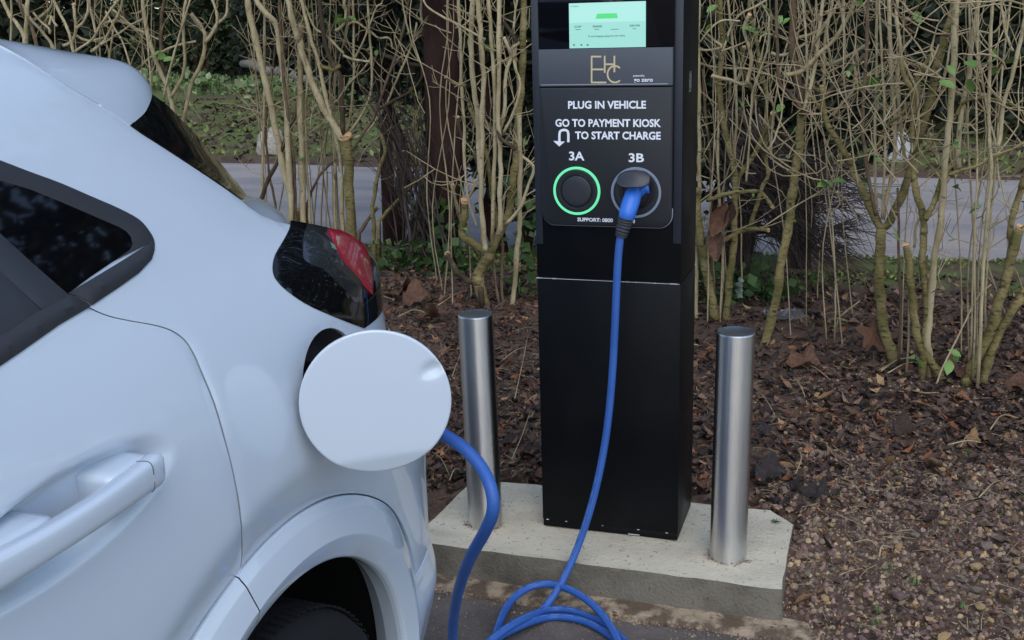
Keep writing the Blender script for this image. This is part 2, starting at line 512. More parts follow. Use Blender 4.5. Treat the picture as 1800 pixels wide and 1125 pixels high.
# gold monogram of thin strokes
def stroke(name, pts, w, mat, parent, y, closed=False):
    """flat raised stroke along (x, z) points"""
    V, F = [], []
    n = len(pts)
    for i, p in enumerate(pts):
        a = Vector(pts[max(i-1, 0)]); b = Vector(pts[min(i+1, n-1)])
        t = (b-a).normalized(); nn = Vector((-t.y, t.x))*w/2
        for s in (1, -1):
            q = Vector(p)+nn*s
            V.append((q.x, y, q.y)); V.append((q.x, y+0.0008, q.y))
    for i in range(n-1):
        a, b = i*4, (i+1)*4
        F += [(a, a+2, b+2, b), (a, b, b+1, a+1), (a+2, a+3, b+3, b+2)]
    F += [(0, 1, 3, 2), ((n-1)*4, (n-1)*4+2, (n-1)*4+3, (n-1)*4+1)]
    return mesh_obj(name, V, F, mat, parent, flat=True)
yo = -0.0152
sw = 0.0042
L_ = lambda *pp: [fp(x, y, 0.0147) for x, y in pp]
logo = stroke('monogram', L_((1040, 99), (1040, 145.5)), sw, m_gold_print, charger, yo)
for seg in (((1039, 99.5), (1057, 99.5)), ((1039, 122), (1061, 122)), ((1039, 145), (1066, 145)), ((1063, 98), (1063, 128)), ((1080, 98), (1080, 127)),
            ((1062, 113), (1081, 113))):
    stroke('monogram_stroke', L_(*seg), sw, m_gold_print, logo, yo-0.0001*rnd.random())
stroke('monogram_stroke', [fp(1081+13*math.cos(R(a)), 130.5-14.5*math.sin(R(a)), 0.0147) for a in range(48, 313, 12)], sw, m_gold_print, logo, yo-0.0003)
# U-turn arrow
stroke('arrow_print', L_((999, 250), (999, 236), (998, 231), (995.5, 229), (991.5, 228.3), (987.5, 229), (984.5, 231), (983.3, 236), (983.3, 250)), 0.0062, m_white_print, charger, -0.0148)
V = [(*[fp(x, y, 0.0147)[0]], -0.0149, fp(x, y, 0.0147)[1]) for x, y in ((972.5, 247.5), (993, 249), (983, 257.5))]
V += [(a, -0.0142, c) for a, b, c in V]
mesh_obj('arrow_print', V, [(0, 1, 2), (0, 3, 4, 1), (1, 4, 5, 2), (2, 5, 3, 0)], m_white_print, charger, flat=True)

def ring_part(name, cx, cz, r0, r1, y0, y1, mat, parent, n=56):
    """annulus standing proud: y0 outer face, y1 back"""
    return lathe(name, [(r1, y1), (r1, y0+0.0006), (r1-0.0006, y0), (r0+0.0006, y0), (r0, y0+0.0006), (r0, y1)], mat, parent, n, (cx, 0, cz), 'Y', caps=(False, False))
pxm = (fp(1100, 335, 0.014)[0]-fp(1000, 335, 0.014)[0])/100    # metres per photo pixel on the panel
for (sx, sy, rr, rm, closed) in ((1014, 335.5, 41.5, m_green_ring, True), (1118, 338.5, 43, m_grey_ring, False)):
    cx, cz = fp(sx, sy, 0.014)
    sock = lathe('socket', [(rr*pxm, -0.0135), (rr*pxm, -0.0155), ((rr-1)*pxm, -0.0165), ((rr-13)*pxm, -0.0165), ((rr-14)*pxm, -0.016), ((rr-14)*pxm, -0.004), (0.001, -0.004)],
                 m_panel, charger, 56, (cx, 0, cz), 'Y', caps=(False, True))
    ring_part('light_ring', cx, cz, (rr-4.2)*pxm, (rr+0.2)*pxm, -0.0175, -0.0140, rm, sock)
    if closed:
        ring_part('cap_groove', cx, cz, 26.3*pxm, 29*pxm, -0.0172, -0.010, m_socket_black, sock)
        lathe('socket_cap', [(26*pxm, -0.006), (26*pxm, -0.018), (25.2*pxm, -0.0195), (23*pxm, -0.0203), (12*pxm, -0.0208), (0.0005, -0.0209)], m_cap, sock, 56, (cx, 0, cz), 'Y', caps=(False, True))
    else:
        ring_part('socket_well', cx, cz, 22*pxm, 29*pxm, -0.0172, -0.004, m_socket_black, sock)
        # raised lid above the plug
        bmx = bmesh.new()
        lx, lz = fp(1112, 317, 0.09)
        nL = 28
        rows = []
        for (sc_, yy, dz) in ((0.90, -0.088, 0.0), (1.0, -0.085, 0.0), (1.0, -0.077, 0.0), (0.93, -0.073, 0.002)):
            row = []
            for k in range(nL):
                a = 2*math.pi*k/nL
                ex, ez = 27.5*pxm*sc_, 13.5*pxm*sc_
                x_ = ex*math.copysign(abs(math.cos(a))**0.75, math.cos(a)); z_ = ez*math.copysign(abs(math.sin(a))**0.75, math.sin(a))
                if z_ < 0: z_ += 0.006*(1-abs(x_/ex))*0.5
                row.append(bmx.verts.new((lx+x_, yy+(-0.010 if z_ < 0 else 0.016)*abs(z_)/ez, lz+z_+dz)))
            rows.append(row)
        for i in range(3):
            for k in range(nL):
                bmx.faces.new((rows[i][k], rows[i][(k+1) % nL], rows[i+1][(k+1) % nL], rows[i+1][k]))
        bmx.faces.new(rows[0]); bmx.faces.new(rows[3][::-1])
        lid = bm_obj('raised_lid', bmx, m_cap, sock, R(40))
        box('lid_hinge', (lx-0.012, -0.070, lz+0.002), (lx+0.012, -0.014, lz+0.010), m_socket_black, sock, 0.002)
# small sticker on the flank
p0 = charger_inv @ at_y(1213, 145, PYF+0.1)
m_stick = MAT('scuffed_sticker', (0.16, 0.16, 0.165), 0.6, vary=(90, (0.02, 0.02, 0.02), 0.45, 0.6))
box('flank_sticker', (PW-0.0005, 0.09, p0.z-0.024), (PW+0.0005, 0.125, p0.z+0.028), m_stick, charger)
TINT = (1.38, 1.16, 1.0)
# ------------------------------------------------------------------ ground, asphalt, edging, road
def road_edge(x): return 7.02+0.10*min(2.5, max(-4.0, x))
def soil_h(x, y):
    """height of the soil / verge surface"""
    bank = smooth(2.50, 3.02, y)*0.092 + smooth(3.0, 4.6, y)*0.03 - smooth(5.4, 7.0, y)*0.09
    right = smooth(-0.20, 0.15, x)*0.012*smooth(2.8, 2.3, y)
    far = smooth(10.0, 14.0, y)*0.12 + smooth(13.0, 40.0, y)*1.2
    n = 0.014*mnoise.noise(Vector((x*2.2, y*2.2, 0.3))) + 0.007*mnoise.noise(Vector((x*6.5, y*6.5, 1.7)))
    amp = smooth(2.3, 2.8, y)*0.7+0.3
    re = road_edge(x); road = smooth(re-0.17, re+0.18, y)*smooth(10.8, 10.4, y)
    n *= amp*(1-road)
    base = bank+right+far+n
    # keep below the tarmac
    if y < 2.62:
        ex = smooth(-0.16, -0.02, x)      # soil spills over the edge of the tarmac here
        base = (base+0.006)*ex + (-0.03)*(1-ex)*smooth(2.66, 2.52, y) + base*(1-ex)*(1-smooth(2.66, 2.52, y))
    if PX0-0.42 < x < PX0+PW+0.31 and pl_front-0.01 < y < pl_back+0.015:
        base = min(base, HP-0.022)      # never heaves up through the plinth
    base = base*(1-road) + (-0.02)*road
    return base
m_soil = MAT('damp_soil', (0.095, 0.076, 0.062), 0.95, spec=0.15, vary=(5, (0.045, 0.033, 0.026), 0.4, 0.7),
             vary2=(60, (0.14, 0.108, 0.085), 0.52, 0.72), bump=(90, 0.9, 0.012))
# mossy verge colouring by noise patches plus position
nt = m_soil.node_tree
def moss_mix(mat, col, y0, y1, y2, y3, scale=1.6, lo=0.42, hi=0.62):
    """patches of moss growing within a band of the verge (object y)"""
    nt = mat.node_tree
    b = nt.nodes['Principled BSDF']
    src = b.inputs['Base Color'].links[0].from_socket
    tc = nt.nodes.new('ShaderNodeTexCoord')
    sp = nt.nodes.new('ShaderNodeSeparateXYZ'); nt.links.new(tc.outputs['Object'], sp.inputs[0])
    def mr(a, c):
        m = nt.nodes.new('ShaderNodeMapRange'); m.interpolation_type = 'SMOOTHSTEP'
        m.inputs['From Min'].default_value = a; m.inputs['From Max'].default_value = c
        nt.links.new(sp.outputs['Y'], m.inputs['Value']); return m.outputs[0]
    t = nt.nodes.new('ShaderNodeTexNoise'); t.inputs['Scale'].default_value = scale; t.inputs['Detail'].default_value = 9
    t.inputs['Roughness'].default_value = 0.68
    nt.links.new(tc.outputs['Object'], t.inputs['Vector'])
    r = nt.nodes.new('ShaderNodeMapRange'); r.inputs['From Min'].default_value = lo; r.inputs['From Max'].default_value = hi
    nt.links.new(t.outputs[0], r.inputs['Value'])
    m1 = nt.nodes.new('ShaderNodeMath'); m1.operation = 'MULTIPLY'
    nt.links.new(mr(y0, y1), m1.inputs[0]); nt.links.new(mr(y3, y2), m1.inputs[1])
    m2 = nt.nodes.new('ShaderNodeMath'); m2.operation = 'MULTIPLY'
    nt.links.new(m1.outputs[0], m2.inputs[0]); nt.links.new(r.outputs[0], m2.inputs[1])
    mx = nt.nodes.new('ShaderNodeMix'); mx.data_type = 'RGBA'
    nt.links.new(m2.outputs[0], mx.inputs['Factor']); nt.links.new(src, mx.inputs['A']); mx.inputs['B'].default_value = (*col, 1)
    nt.links.new(mx.outputs['Result'], b.inputs['Base Color'])
moss_mix(m_soil, (0.12, 0.165, 0.05), 5.6, 6.2, 6.8, 7.3, 2.6, 0.40, 0.60)
moss_mix(m_soil, (0.13, 0.165, 0.05), 10.6, 11.2, 30, 40, 0.9, 0.34, 0.58)

def axis_pts(segs):
    out = []
    for a, b, st in segs:
        n = max(1, int(round((b-a)/st)))
        out += [a+(b-a)*i/n for i in range(n)]
    out.append(segs[-1][1])
    return out
gx = axis_pts([(-150, -30, 15), (-30, -8, 1.0), (-8, -3.4, 0.2), (-3.4, 1.8, 0.04), (1.8, 8, 0.2), (8, 30, 1.5), (30, 150, 15)])
gy = axis_pts([(-60, 0, 10), (0, 2.2, 0.3), (2.2, 5.6, 0.035), (5.6, 7.4, 0.06), (7.4, 14, 0.25), (14, 40, 1.0), (40, 160, 12)])
V = [(x, y, soil_h(x, y)) for y in gy for x in gx]
nx = len(gx)
F = [(j*nx+i, j*nx+i+1, (j+1)*nx+i+1, (j+1)*nx+i) for j in range(len(gy)-1) for i in range(nx-1)]
tag(mesh_obj('ground', V, F, m_soil), kind='structure')

m_asphalt = MAT('asphalt', (0.125, 0.125, 0.122), 0.95, spec=0.2, vary=(5, (0.075, 0.073, 0.070), 0.38, 0.66),
                vary2=(120, (0.21, 0.19, 0.165), 0.58, 0.70), bump=(160, 1.0, 0.006))
ed = pl_front-0.045
V, F = [], []
xs = axis_pts([(-30, -4, 2), (-4, -0.04, 0.05)])
for i, x in enumerate(xs):
    yb = ed-0.035+0.018*mnoise.noise(Vector((x*5, 0, 0)))+0.008*mnoise.noise(Vector((x*19, 0, 0)))
    V += [(x, -40, 0), (x, 0.5, 0), (x, yb-0.02, 0), (x, yb, -0.005)]
    if i:
        b = i*4
        for k in range(3): F.append((b-4+k, b+k, b+k+1, b-3+k))
tag(mesh_obj('car_park', V, F, m_asphalt), kind='structure')
# tarmac goes on to the right, half buried under spilt soil
V = [(-0.04, -40, 0.0), (30, -40, 0.0), (30, 1.9, 0.0), (-0.04, 2.48, 0.0)]
tag(mesh_obj('car_park', V, [(0, 1, 2, 3)], m_asphalt), kind='structure')
m_edging = MAT('concrete_edging_dirty', (0.27, 0.245, 0.185), 0.95, spec=0.15, vary=(16, (0.095, 0.08, 0.062), 0.42, 0.56),
               vary2=(60, (0.06, 0.05, 0.04), 0.58, 0.7), bump=(70, 1.0, 0.008))
V, F = [], []
xs = axis_pts([(-6, -2, 0.3), (-2, -0.06, 0.03)])
for i, x in enumerate(xs):
    y0 = ed-0.035; y1 = pl_front+0.012
    for yy, zz in ((y0, -0.012), (y0+0.012, 0.003), ((y0+y1)/2, 0.006), (y1-0.02, 0.008), (y1, 0.012)):
        V.append((x, yy+0.006*mnoise.noise(Vector((x*14, yy*14, 5))), zz+0.004*mnoise.noise(Vector((x*22, yy*22, 9)))))
    if i:
        b = i*5
        for k in range(4): F.append((b-5+k, b+k, b+k+1, b-4+k))
tag(mesh_obj('concrete_edging', V, F, m_edging), kind='structure')
m_road = MAT('worn_road', (0.285, 0.29, 0.30), 0.95, spec=0.1, vary=(1.2, (0.175, 0.20, 0.225), 0.4, 0.7, (0.4, 1.6, 1)), vary2=(70, (0.30, 0.34, 0.38), 0.55, 0.7), bump=(120, 0.6, 0.004))
V, F = [], []
xs = axis_pts([(-80, -10, 5), (-10, 10, 0.25), (10, 80, 5)])
for i, x in enumerate(xs):
    y0 = road_edge(x)+0.06*mnoise.noise(Vector((x*1.3, 3, 0)))+0.03*mnoise.noise(Vector((x*6, 3, 0)))
    y1 = 10.5+0.10*mnoise.noise(Vector((x*0.9, 7, 0)))+0.05*mnoise.noise(Vector((x*4, 7, 0)))
    V += [(x, y0, 0.004), (x, (y0+y1)/2, 0.03), (x, y1, 0.004)]
    if i:
        b = i*3
        F += [(b-3, b, b+1, b-2), (b-2, b+1, b+2, b-1)]
tag(mesh_obj('road', V, F, m_road), kind='structure')
TINT = (1.0, 1.0, 1.0)
# ------------------------------------------------------------------ charging cable
m_blue = MAT('blue_cable', (0.030, 0.108, 0.36), 0.5, spec=0.45, vary=(14, (0.024, 0.088, 0.33), 0.4, 0.7), vary2=(160, (0.08, 0.11, 0.22), 0.66, 0.78))
m_blue_plug = MAT('blue_plug', (0.03, 0.15, 0.56), 0.4, spec=0.5)
m_rubber = MAT('black_rubber', (0.045, 0.047, 0.055), 0.5, spec=0.4)
RC = 0.0100
cable = thing('charging_cable', 'blue charging cable plugged into socket 3B and coiled on the tarmac', 'cable', (0, 0, 0))
gz = RC
path = [at_y(1094.5, 405, PYF-0.092), at_y(1089.5, 425, PYF-0.096), at_y(1085.5, 470, PYF-0.100), at_y(1081.5, 560, PYF-0.104), at_y(1077.5, 640, PYF-0.110),
        at_y(1071, 720, PYF-0.120), at_y(1061.5, 790, PYF-0.134), at_y(1047, 860, PYF-0.155), at_y(1030, 920, PYF-0.178), at_y(1010, 975, PYF-0.205),
        at_y(986, 1026, PYF-0.250)]
G = lambda x, y, z=gz: at_z(x, y, z)
path += [G(957, 1068, 0.016), G(915, 1100), G(868, 1124), G(830, 1155), G(815, 1195), G(850, 1240), G(940, 1256), G(1045, 1236), G(1094, 1185, 0.02),
         G(1086, 1128, 0.034), G(1064, 1088, 0.046), G(1035, 1057, 0.056), G(1000, 1036, 0.058), G(963, 1026.5, 0.056), G(925, 1035, 0.048), G(896, 1059, 0.040), G(879, 1093, 0.037),
         G(871, 1127, 0.034), G(876, 1170, 0.02), G(920, 1212), G(1000, 1222), G(1078, 1200), G(1104, 1166), G(1083, 1127), G(1040, 1098), G(1000, 1086), G(960, 1086), G(915, 1100, 0.032),
         G(870, 1126, 0.034), G(846, 1170, 0.016), G(880, 1216, 0.03), G(980, 1242, 0.034), G(1088, 1230, 0.03), G(1128, 1182), G(1100, 1130), G(1058, 1095), G(1008, 1075), G(962, 1073), G(910, 1093, 0.052),
         G(860, 1128, 0.05), G(820, 1172, 0.03)]
# rising to the car's charge port
path += [at_depth(800, 1150, 2.33), at_depth(796, 1110, 2.22), at_depth(801, 1062, 2.06), at_depth(812, 1018, 1.92), at_depth(829, 976, 1.80), at_depth(852, 935, 1.71), at_depth(866, 900, 1.665),
         at_depth(864, 862, 1.66), at_depth(847, 823, 1.68), at_depth(818, 790, 1.70), at_depth(780, 764, 1.72), at_depth(740, 742, 1.735), at_depth(705, 726, 1.75)]
pts = [Vector(p) for p in catmull(path, 8)]
tube('cable_sheath', pts, RC, m_blue, cable, 14)
# pale printed lettering repeated along the sheath, as short dashes
m_cprint = MAT('cable_print', (0.16, 0.25, 0.50), 0.6)
V, F = [], []
run = 0.0
for i in range(1, len(pts)-1):
    t = (pts[i+1]-pts[i-1]).normalized()
    run += (pts[i]-pts[i-1]).length
    if pts[i].z > 0.35 or (run*26) % 1.0 > 0.62: continue
    vw = (CAM-pts[i]).normalized()
    n_ = (vw-t*vw.dot(t)).normalized(); b_ = t.cross(n_)
    n2 = (n_*0.75+b_*(0.55 if b_.z > 0 else -0.55)).normalized(); b2 = t.cross(n2)
    q = pts[i]+n2*(RC+0.00025); L = (pts[i+1]-pts[i-1]).length*0.36; w = 0.0007
    k = len(V)
    V += [q-t*L-b2*w, q+t*L-b2*w, q+t*L+b2*w, q-t*L+b2*w]; F.append((k, k+1, k+2, k+3))
o = mesh_obj('sheath_print', V, F, m_cprint, cable, flat=True); o['kind'] = 'stuff'
plug_path = [at_y(1120, 338, PYF-0.012), at_y(1117, 339, PYF-0.034), at_y(1113, 343, PYF-0.056), at_y(1108.5, 357, PYF-0.074), at_y(1103, 374, PYF-0.090), at_y(1100.5, 385, PYF-0.092)]
pp = [Vector(p) for p in catmull(plug_path, 5)]
rr = [interp([0, 5, 10, 15, 20, 25], [0.016, 0.018, 0.0215, 0.0225, 0.0215, 0.0190], i) for i in range(len(pp))]
plug = tube('plug', pp, rr, m_blue_plug, cable, 20)
a = at_y(1118, 342, PYF-0.045); b_ = at_y(1138, 331, PYF-0.050); c_ = at_y(1138, 339, PYF-0.050)
tube('plug_catch', [a, (a+b_)/2, b_, c_], [0.012, 0.011, 0.009, 0.006], m_blue_plug, plug, 10)
sr = [Vector(p) for p in catmull([at_y(1100.5, 382, PYF-0.092), at_y(1097.5, 394, PYF-0.092), at_y(1093.5, 408, PYF-0.094), at_y(1091.5, 416, PYF-0.095)], 24)]
V, rads = [], []
for i in range(len(sr)):
    t = i/(len(sr)-1)
    rads.append((0.0190-0.0058*t)+(0.0017 if (i % 10) < 5 else -0.0022))
tube('strain_relief', sr, rads, m_rubber, plug, 20)
# ------------------------------------------------------------------ parked car (local frame: x = outward on the near flank, y = rearward from rear axle, z up)
m_paint = MAT('white_car_paint', (0.54, 0.61, 0.68), 0.34, spec=0.5, coat=1.0, coat_rough=0.04,
              vary=(2.2, (0.52, 0.59, 0.66), 0.4, 0.75), vary2=(260, (0.30, 0.33, 0.36), 0.735, 0.80), rough_vary=(5, 0.30, 0.44))
m_trim = MAT('matt_black_trim', (0.030, 0.032, 0.036), 0.55, spec=0.4, bump=(900, 0.12, 0.0004))
m_applique = MAT('grey_pillar_applique', (0.035, 0.038, 0.045), 0.42, spec=0.4)
m_tint = MAT('tinted_glass', (0.003, 0.003, 0.004), 0.03, spec=0.5)
m_gloss = MAT('gloss_black', (0.004, 0.004, 0.005), 0.05, spec=0.5)
m_smoke = MAT('smoked_lamp_lens', (0.022, 0.024, 0.026), 0.06, spec=0.5, coat=0.5, vary=(26, (0.03, 0.032, 0.034), 0.5, 0.8, (1, 0.4, 3)))
m_red = MAT('red_lamp_lens', (0.32, 0.009, 0.024), 0.14, spec=0.5, coat=0.6, vary=(60, (0.22, 0.007, 0.016), 0.4, 0.7, (1, 4, 1)))
m_tyre = MAT('tyre_rubber', (0.011, 0.011, 0.012), 0.9, spec=0.3, bump=(80, 0.3, 0.003))
m_rim_al = MAT('alloy_rim', (0.35, 0.36, 0.37), 0.35, metal=1.0)
m_well = MAT('arch_liner', (0.008, 0.008, 0.008), 0.95, spec=0.1)
m_under = MAT('underbody', (0.01, 0.01, 0.01), 0.9)
CPSI = R(3.0); CX0, CYC = -0.84537, 1.29237
c_a = Vector((math.sin(CPSI), math.cos(CPSI), 0)); c_n = Vector((math.cos(CPSI), -math.sin(CPSI), 0))
car = thing('parked_car', 'white hatchback with its round charging flap open, seen from its rear flank', 'car', c_n*CX0+c_a*CYC, (0, 0, -CPSI))
HALF = 0.90
def w2l(p):
    p = Vector(p)
    return Vector((p.dot(c_n)-CX0, p.dot(c_a)-CYC, p.z))
CO = w2l(CAM)
def lray(px, py):
    d = ray(px, py); return Vector((d.dot(c_n), d.dot(c_a), d.z))
def at_in(px, py, D):
    """point on the plane D metres inboard of the flank"""
    d = lray(px, py); return CO+d*((-D-CO.x)/d.x)
ZD = [.10, .2, .3, .4, .5, .65, .8, .93, 1.0, 1.06, 1.12, 1.2, 1.3, 1.4, 1.45, 1.49, 1.515]
VD = [.11, .07, .045, .022, .014, .012, .0, .0, .006, .02, .043, .083, .13, .178, .205, .240, .285]
ZU = [.1, .75, .85, .93, 1.0, 1.1, 1.15, 1.18, 1.22, 1.3, 1.4, 1.52]
VU = [.262, .262, .22, .118, .105, .105, .098, .06, -.02, -.1, -.2, -.3]
LC, DM = 0.45, 0.22
ZAX, RAX, WB = 0.325, 0.37, 2.588
def u0f(z): return interp(ZU, VU, z) if z < 0.7 else sinterp(ZU, VU, z)
def d_base(u, z):
    d = sinterp(ZD, VD, z)
    # doors sit a little further in than the rear haunch
    d += 0.020*smooth(-0.10, -0.75, u)*smooth(0.35, 0.6, z)*smooth(1.16, 0.95, z)
    # haunch rolling under towards the wheel arch
    for uc in (0.0, -WB):
        rho = math.hypot(u-uc, z-ZAX)
        d += 0.27*min(0.082, max(0.0, 0.556-rho))*smooth(0.15, 0.35, z)*(1-0.65*smooth(0.10, 0.34, u-uc))
    # crease along the lower door
    d += 0.012*smooth(0.62, 0.45, z)*smooth(-0.45, -0.6, u)
    # handle recess
    e = math.hypot((u+0.440)/0.185, (z-0.998-0.10*(u+0.44))/0.052)
    if e < 1.25: d += 0.030*smooth(1.06, 0.55, e)
    # nose
    if u < -2.7:
        t = min(1.0, (-2.7-u)/0.70); d += 0.42*(1-math.sqrt(max(0.0, 1-t*t)))
    return d
def S(p, z, off=0.0):
    """flank surface point for parameter p (arc length round the rear corner) and height z"""
    def pt(p, z):
        u0 = u0f(z)
        if p <= u0: u, c = p, 0.0
        else:
            th = min(math.pi/2, (p-u0)/LC); u, c = u0+LC*math.sin(th), DM*(1-math.cos(th))
        return Vector((-(d_base(u, z)+c), u, z))
    q = pt(p, z)
    if off:
        e = 0.004
        n = (pt(p+e, z)-pt(p-e, z)).cross(pt(p, z+e)-pt(p, z-e))
        if n.x < 0 and abs(n.x) > 0.3*n.length: n = -n
        n.normalize()
        q = q+n*off
    return q
def hit(px, py):
    """photo pixel -> (p, z) on the flank"""
    d = lray(px, py)
    def f(w):
        q = CO+d*((w-CO.x)/d.x)
        u0 = u0f(q.z); t = (q.y-u0)/LC
        c = 0.0 if t <= 0 else (DM*(1-math.sqrt(max(0, 1-t*t))) if t < 1 else DM+(t-1)*5)
        return w+d_base(q.y, q.z)+c, q
    a = 0.06; b = None
    x = a
    while x > -0.75:
        if f(x)[0] <= 0: b = x; break
        a = x; x -= 0.004
    if b is None:
        # ray passes the silhouette: take the closest approach
        best = min(((f(-k*0.004)[0], -k*0.004) for k in range(180)), key=lambda t: t[0])
        w = best[1]
    else:
        for _ in range(30):
            m = (a+b)/2
            if f(m)[0] > 0: a = m
            else: b = m
        w = (a+b)/2
    q = f(w)[1]
    u0 = u0f(q.z)
    t = (q.y-u0)/LC
    p = q.y if t <= 0 else u0+LC*math.asin(min(0.9999, t))
    return (p, q.z)
def HP_(pts): return [hit(x, y) for x, y in pts]
def seg_dist(P, poly, closed=True):
    """distance of points P (n,2) to a polyline"""
    P = np.asarray(P, float); A = np.asarray(poly, float); B = np.roll(A, -1, axis=0)
    if not closed: A, B = A[:-1], B[:-1]
    best = np.full(len(P), 1e9)
    for a, b in zip(A, B):
        ab = b-a; L = ab@ab
        if L < 1e-14: continue
        t = np.clip(((P-a)@ab)/L, 0, 1)
        best = np.minimum(best, np.hypot(*(P-(a+t[:, None]*ab)).T))
    return best
def inside(P, poly):
    P = np.asarray(P, float); poly = np.asarray(poly, float)
    x, y = P[:, 0], P[:, 1]; r = np.zeros(len(P), bool)
    n = len(poly)
    for i in range(n):
        x1, y1 = poly[i]; x2, y2 = poly[(i+1) % n]
        if y1 == y2: continue
        c = ((y1 > y) != (y2 > y)) & (x < (x2-x1)*(y-y1)/(y2-y1)+x1)
        r ^= c
    return r
def resample(poly, st):
    out = []
    n = len(poly)
    for i in range(n):
        a, b = poly[i], poly[(i+1) % n]
        k = max(1, int(math.dist(a, b)/st))
        for j in range(k): out.append((a[0]+(b[0]-a[0])*j/k, a[1]+(b[1]-a[1])*j/k))
    return out
def patch(name, poly, mat, parent, st=0.012, offset=None, holes=(), fold=0.012, surf=S, lip=0.0014, bw=0.004, fine=None, mirror=False, hole_fold=None):
    """polygon in (p, z) laid on the flank; offset(dist) metres proud; edges rounded and folded inwards"""
    poly = resample(poly, st)
    hs = [resample(h, st*0.7) for h in holes]
    mn = np.min(poly, axis=0); mx = np.max(poly, axis=0)
    gx_, gy_ = np.meshgrid(np.arange(mn[0], mx[0], st), np.arange(mn[1], mx[1], st))
    G_ = np.stack([gx_.ravel(), gy_.ravel()], 1)
    if fine:
        (fx0, fz0, fx1, fz1, fs) = fine
        keep = ~((G_[:, 0] > fx0) & (G_[:, 0] < fx1) & (G_[:, 1] > fz0) & (G_[:, 1] < fz1))
        hx, hy = np.meshgrid(np.arange(fx0, fx1, fs), np.arange(fz0, fz1, fs))
        G_ = np.vstack([G_[keep], np.stack([hx.ravel(), hy.ravel()], 1)])
    ok = inside(G_, poly) & (seg_dist(G_, poly) > min(0.35*st, 0.004))
    for h in hs: ok &= ~inside(G_, h) & (seg_dist(G_, h) > min(0.35*st, 0.004))
    G_ = G_[ok]
    vin = [Vector(q) for q in poly]; edges = [(i, (i+1) % len(poly)) for i in range(len(poly))]
    for h in hs:
        b = len(vin); vin += [Vector(q) for q in h]; edges += [(b+i, b+(i+1) % len(h)) for i in range(len(h))]
    nb = len(vin)
    vin += [Vector((q[0], q[1])) for q in G_]
    ov, oe, of, mo, meo, mfo = delaunay_2d_cdt(vin, edges, [], 0, 1e-6)
    P = np.array([(v.x, v.y) for v in ov])
    F = [tuple(f) for f in of]
    cen = np.array([P[list(f)].mean(0) for f in F])
    ok = inside(cen, poly)
    for h in hs: ok &= ~inside(cen, h)
    F = [f for f, k in zip(F, ok) if k]
    dist = seg_dist(P, poly)
    for h in hs: dist = np.minimum(dist, seg_dist(P, h))
    V = []
    for (p, z), d in zip(P, dist):
        o = (offset(d, p, z) if offset else 0.0) - lip*max(0.0, 1-d/bw)**2
        V.append(surf(p, z, o if o else 1e-9))
    bm = bmesh.new()
    vs = [bm.verts.new(v) for v in V]
    for f in F:
        try:
            fc = bm.faces.new([vs[i] for i in f]); fc.smooth = True
        except ValueError: pass
    bm.normal_update()
    sx = sum(f.normal.x*f.calc_area() for f in bm.faces)
    if sx < 0: bmesh.ops.reverse_faces(bm, faces=bm.faces[:])
    bd = [e for e in bm.edges if len(e.link_faces) == 1]
    if fold and bd:
        bm.normal_update()
        nmap = {v: v.normal.copy() for e in bd for v in e.verts}
        r = bmesh.ops.extrude_edge_only(bm, edges=bd)
        new = [g for g in r['geom'] if isinstance(g, bmesh.types.BMVert)]
        src = {tuple(round(c, 6) for c in v.co): n for v, n in nmap.items()}
        for v in new:
            n = src.get(tuple(round(c, 6) for c in v.co), Vector((1, 0, 0)))
            v.co -= n*fold
    loose = [v for v in bm.verts if not v.link_faces]
    if loose: bmesh.ops.delete(bm, geom=loose, context='VERTS')
    me = bpy.data.meshes.new(name)
    bm.to_mesh(me); bm.free()
    me.materials.append(mat)
    me.polygons.foreach_set('use_smooth', [True]*len(me.polygons))
    me.set_sharp_from_angle(angle=R(50))
    o = link(bpy.data.objects.new(name, me), parent)
    return o
def far_copy(o, parent=None):
    """the same panel on the car's other flank"""
    me = o.data.copy()
    me.transform(Matrix.Translation((-HALF*2, 0, 0)) @ Matrix.Scale(-1, 4, (1, 0, 0)))
    me.flip_normals()
    c = bpy.data.objects.new(o.name.split('.')[0], me)
    return link(c, parent or o.parent)

# ---- traced outlines (photo pixels)
seam_px = [(157.6, 540), (178, 549.5), (200.6, 557), (232, 563.5), (263.6, 569), (285, 574), (303.7, 581), (319, 591), (332, 605), (345, 628), (355, 652), (378, 709), (395, 766.5), (410, 824), (421, 881),
           (426.5, 927), (427, 973), (424, 1005), (420, 1036)]
seam = [tuple(q) for q in catmull(HP_(seam_px), 3)]
roof_px = [(0, 79.3), (21, 90), (53, 108.7), (89, 131.8), (124.5, 154), (160, 174.5), (195.6, 196.7), (229.4, 219.8), (250, 234.6), (290, 260), (330, 286), (370, 312.5), (400, 333), (424, 350),
           (438, 362.6), (459.7, 377), (481, 386.5), (509.5, 394)]
roofl = HP_(roof_px)
belt_in = HP_([(0, 612), (71, 563), (118, 534), (150, 530)])
bz, bp = belt_in[0][1], belt_in[0][0]
fb = [(-2.25, 1.035), (-1.7, 1.065), (-1.15, 1.10), (-0.8, 1.135)]
rf = [(-2.1, 1.10), (-1.85, 1.30), (-1.55, 1.43), (-1.1, 1.487), (-0.7, 1.502)]
def arc(r, a0, a1, n=40, uc=0.0):
    return [(uc+r*math.cos(R(a0+(a1-a0)*k/n)), ZAX+r*math.sin(R(a0+(a1-a0)*k/n))) for k in range(n+1)]
RCL = 0.4735
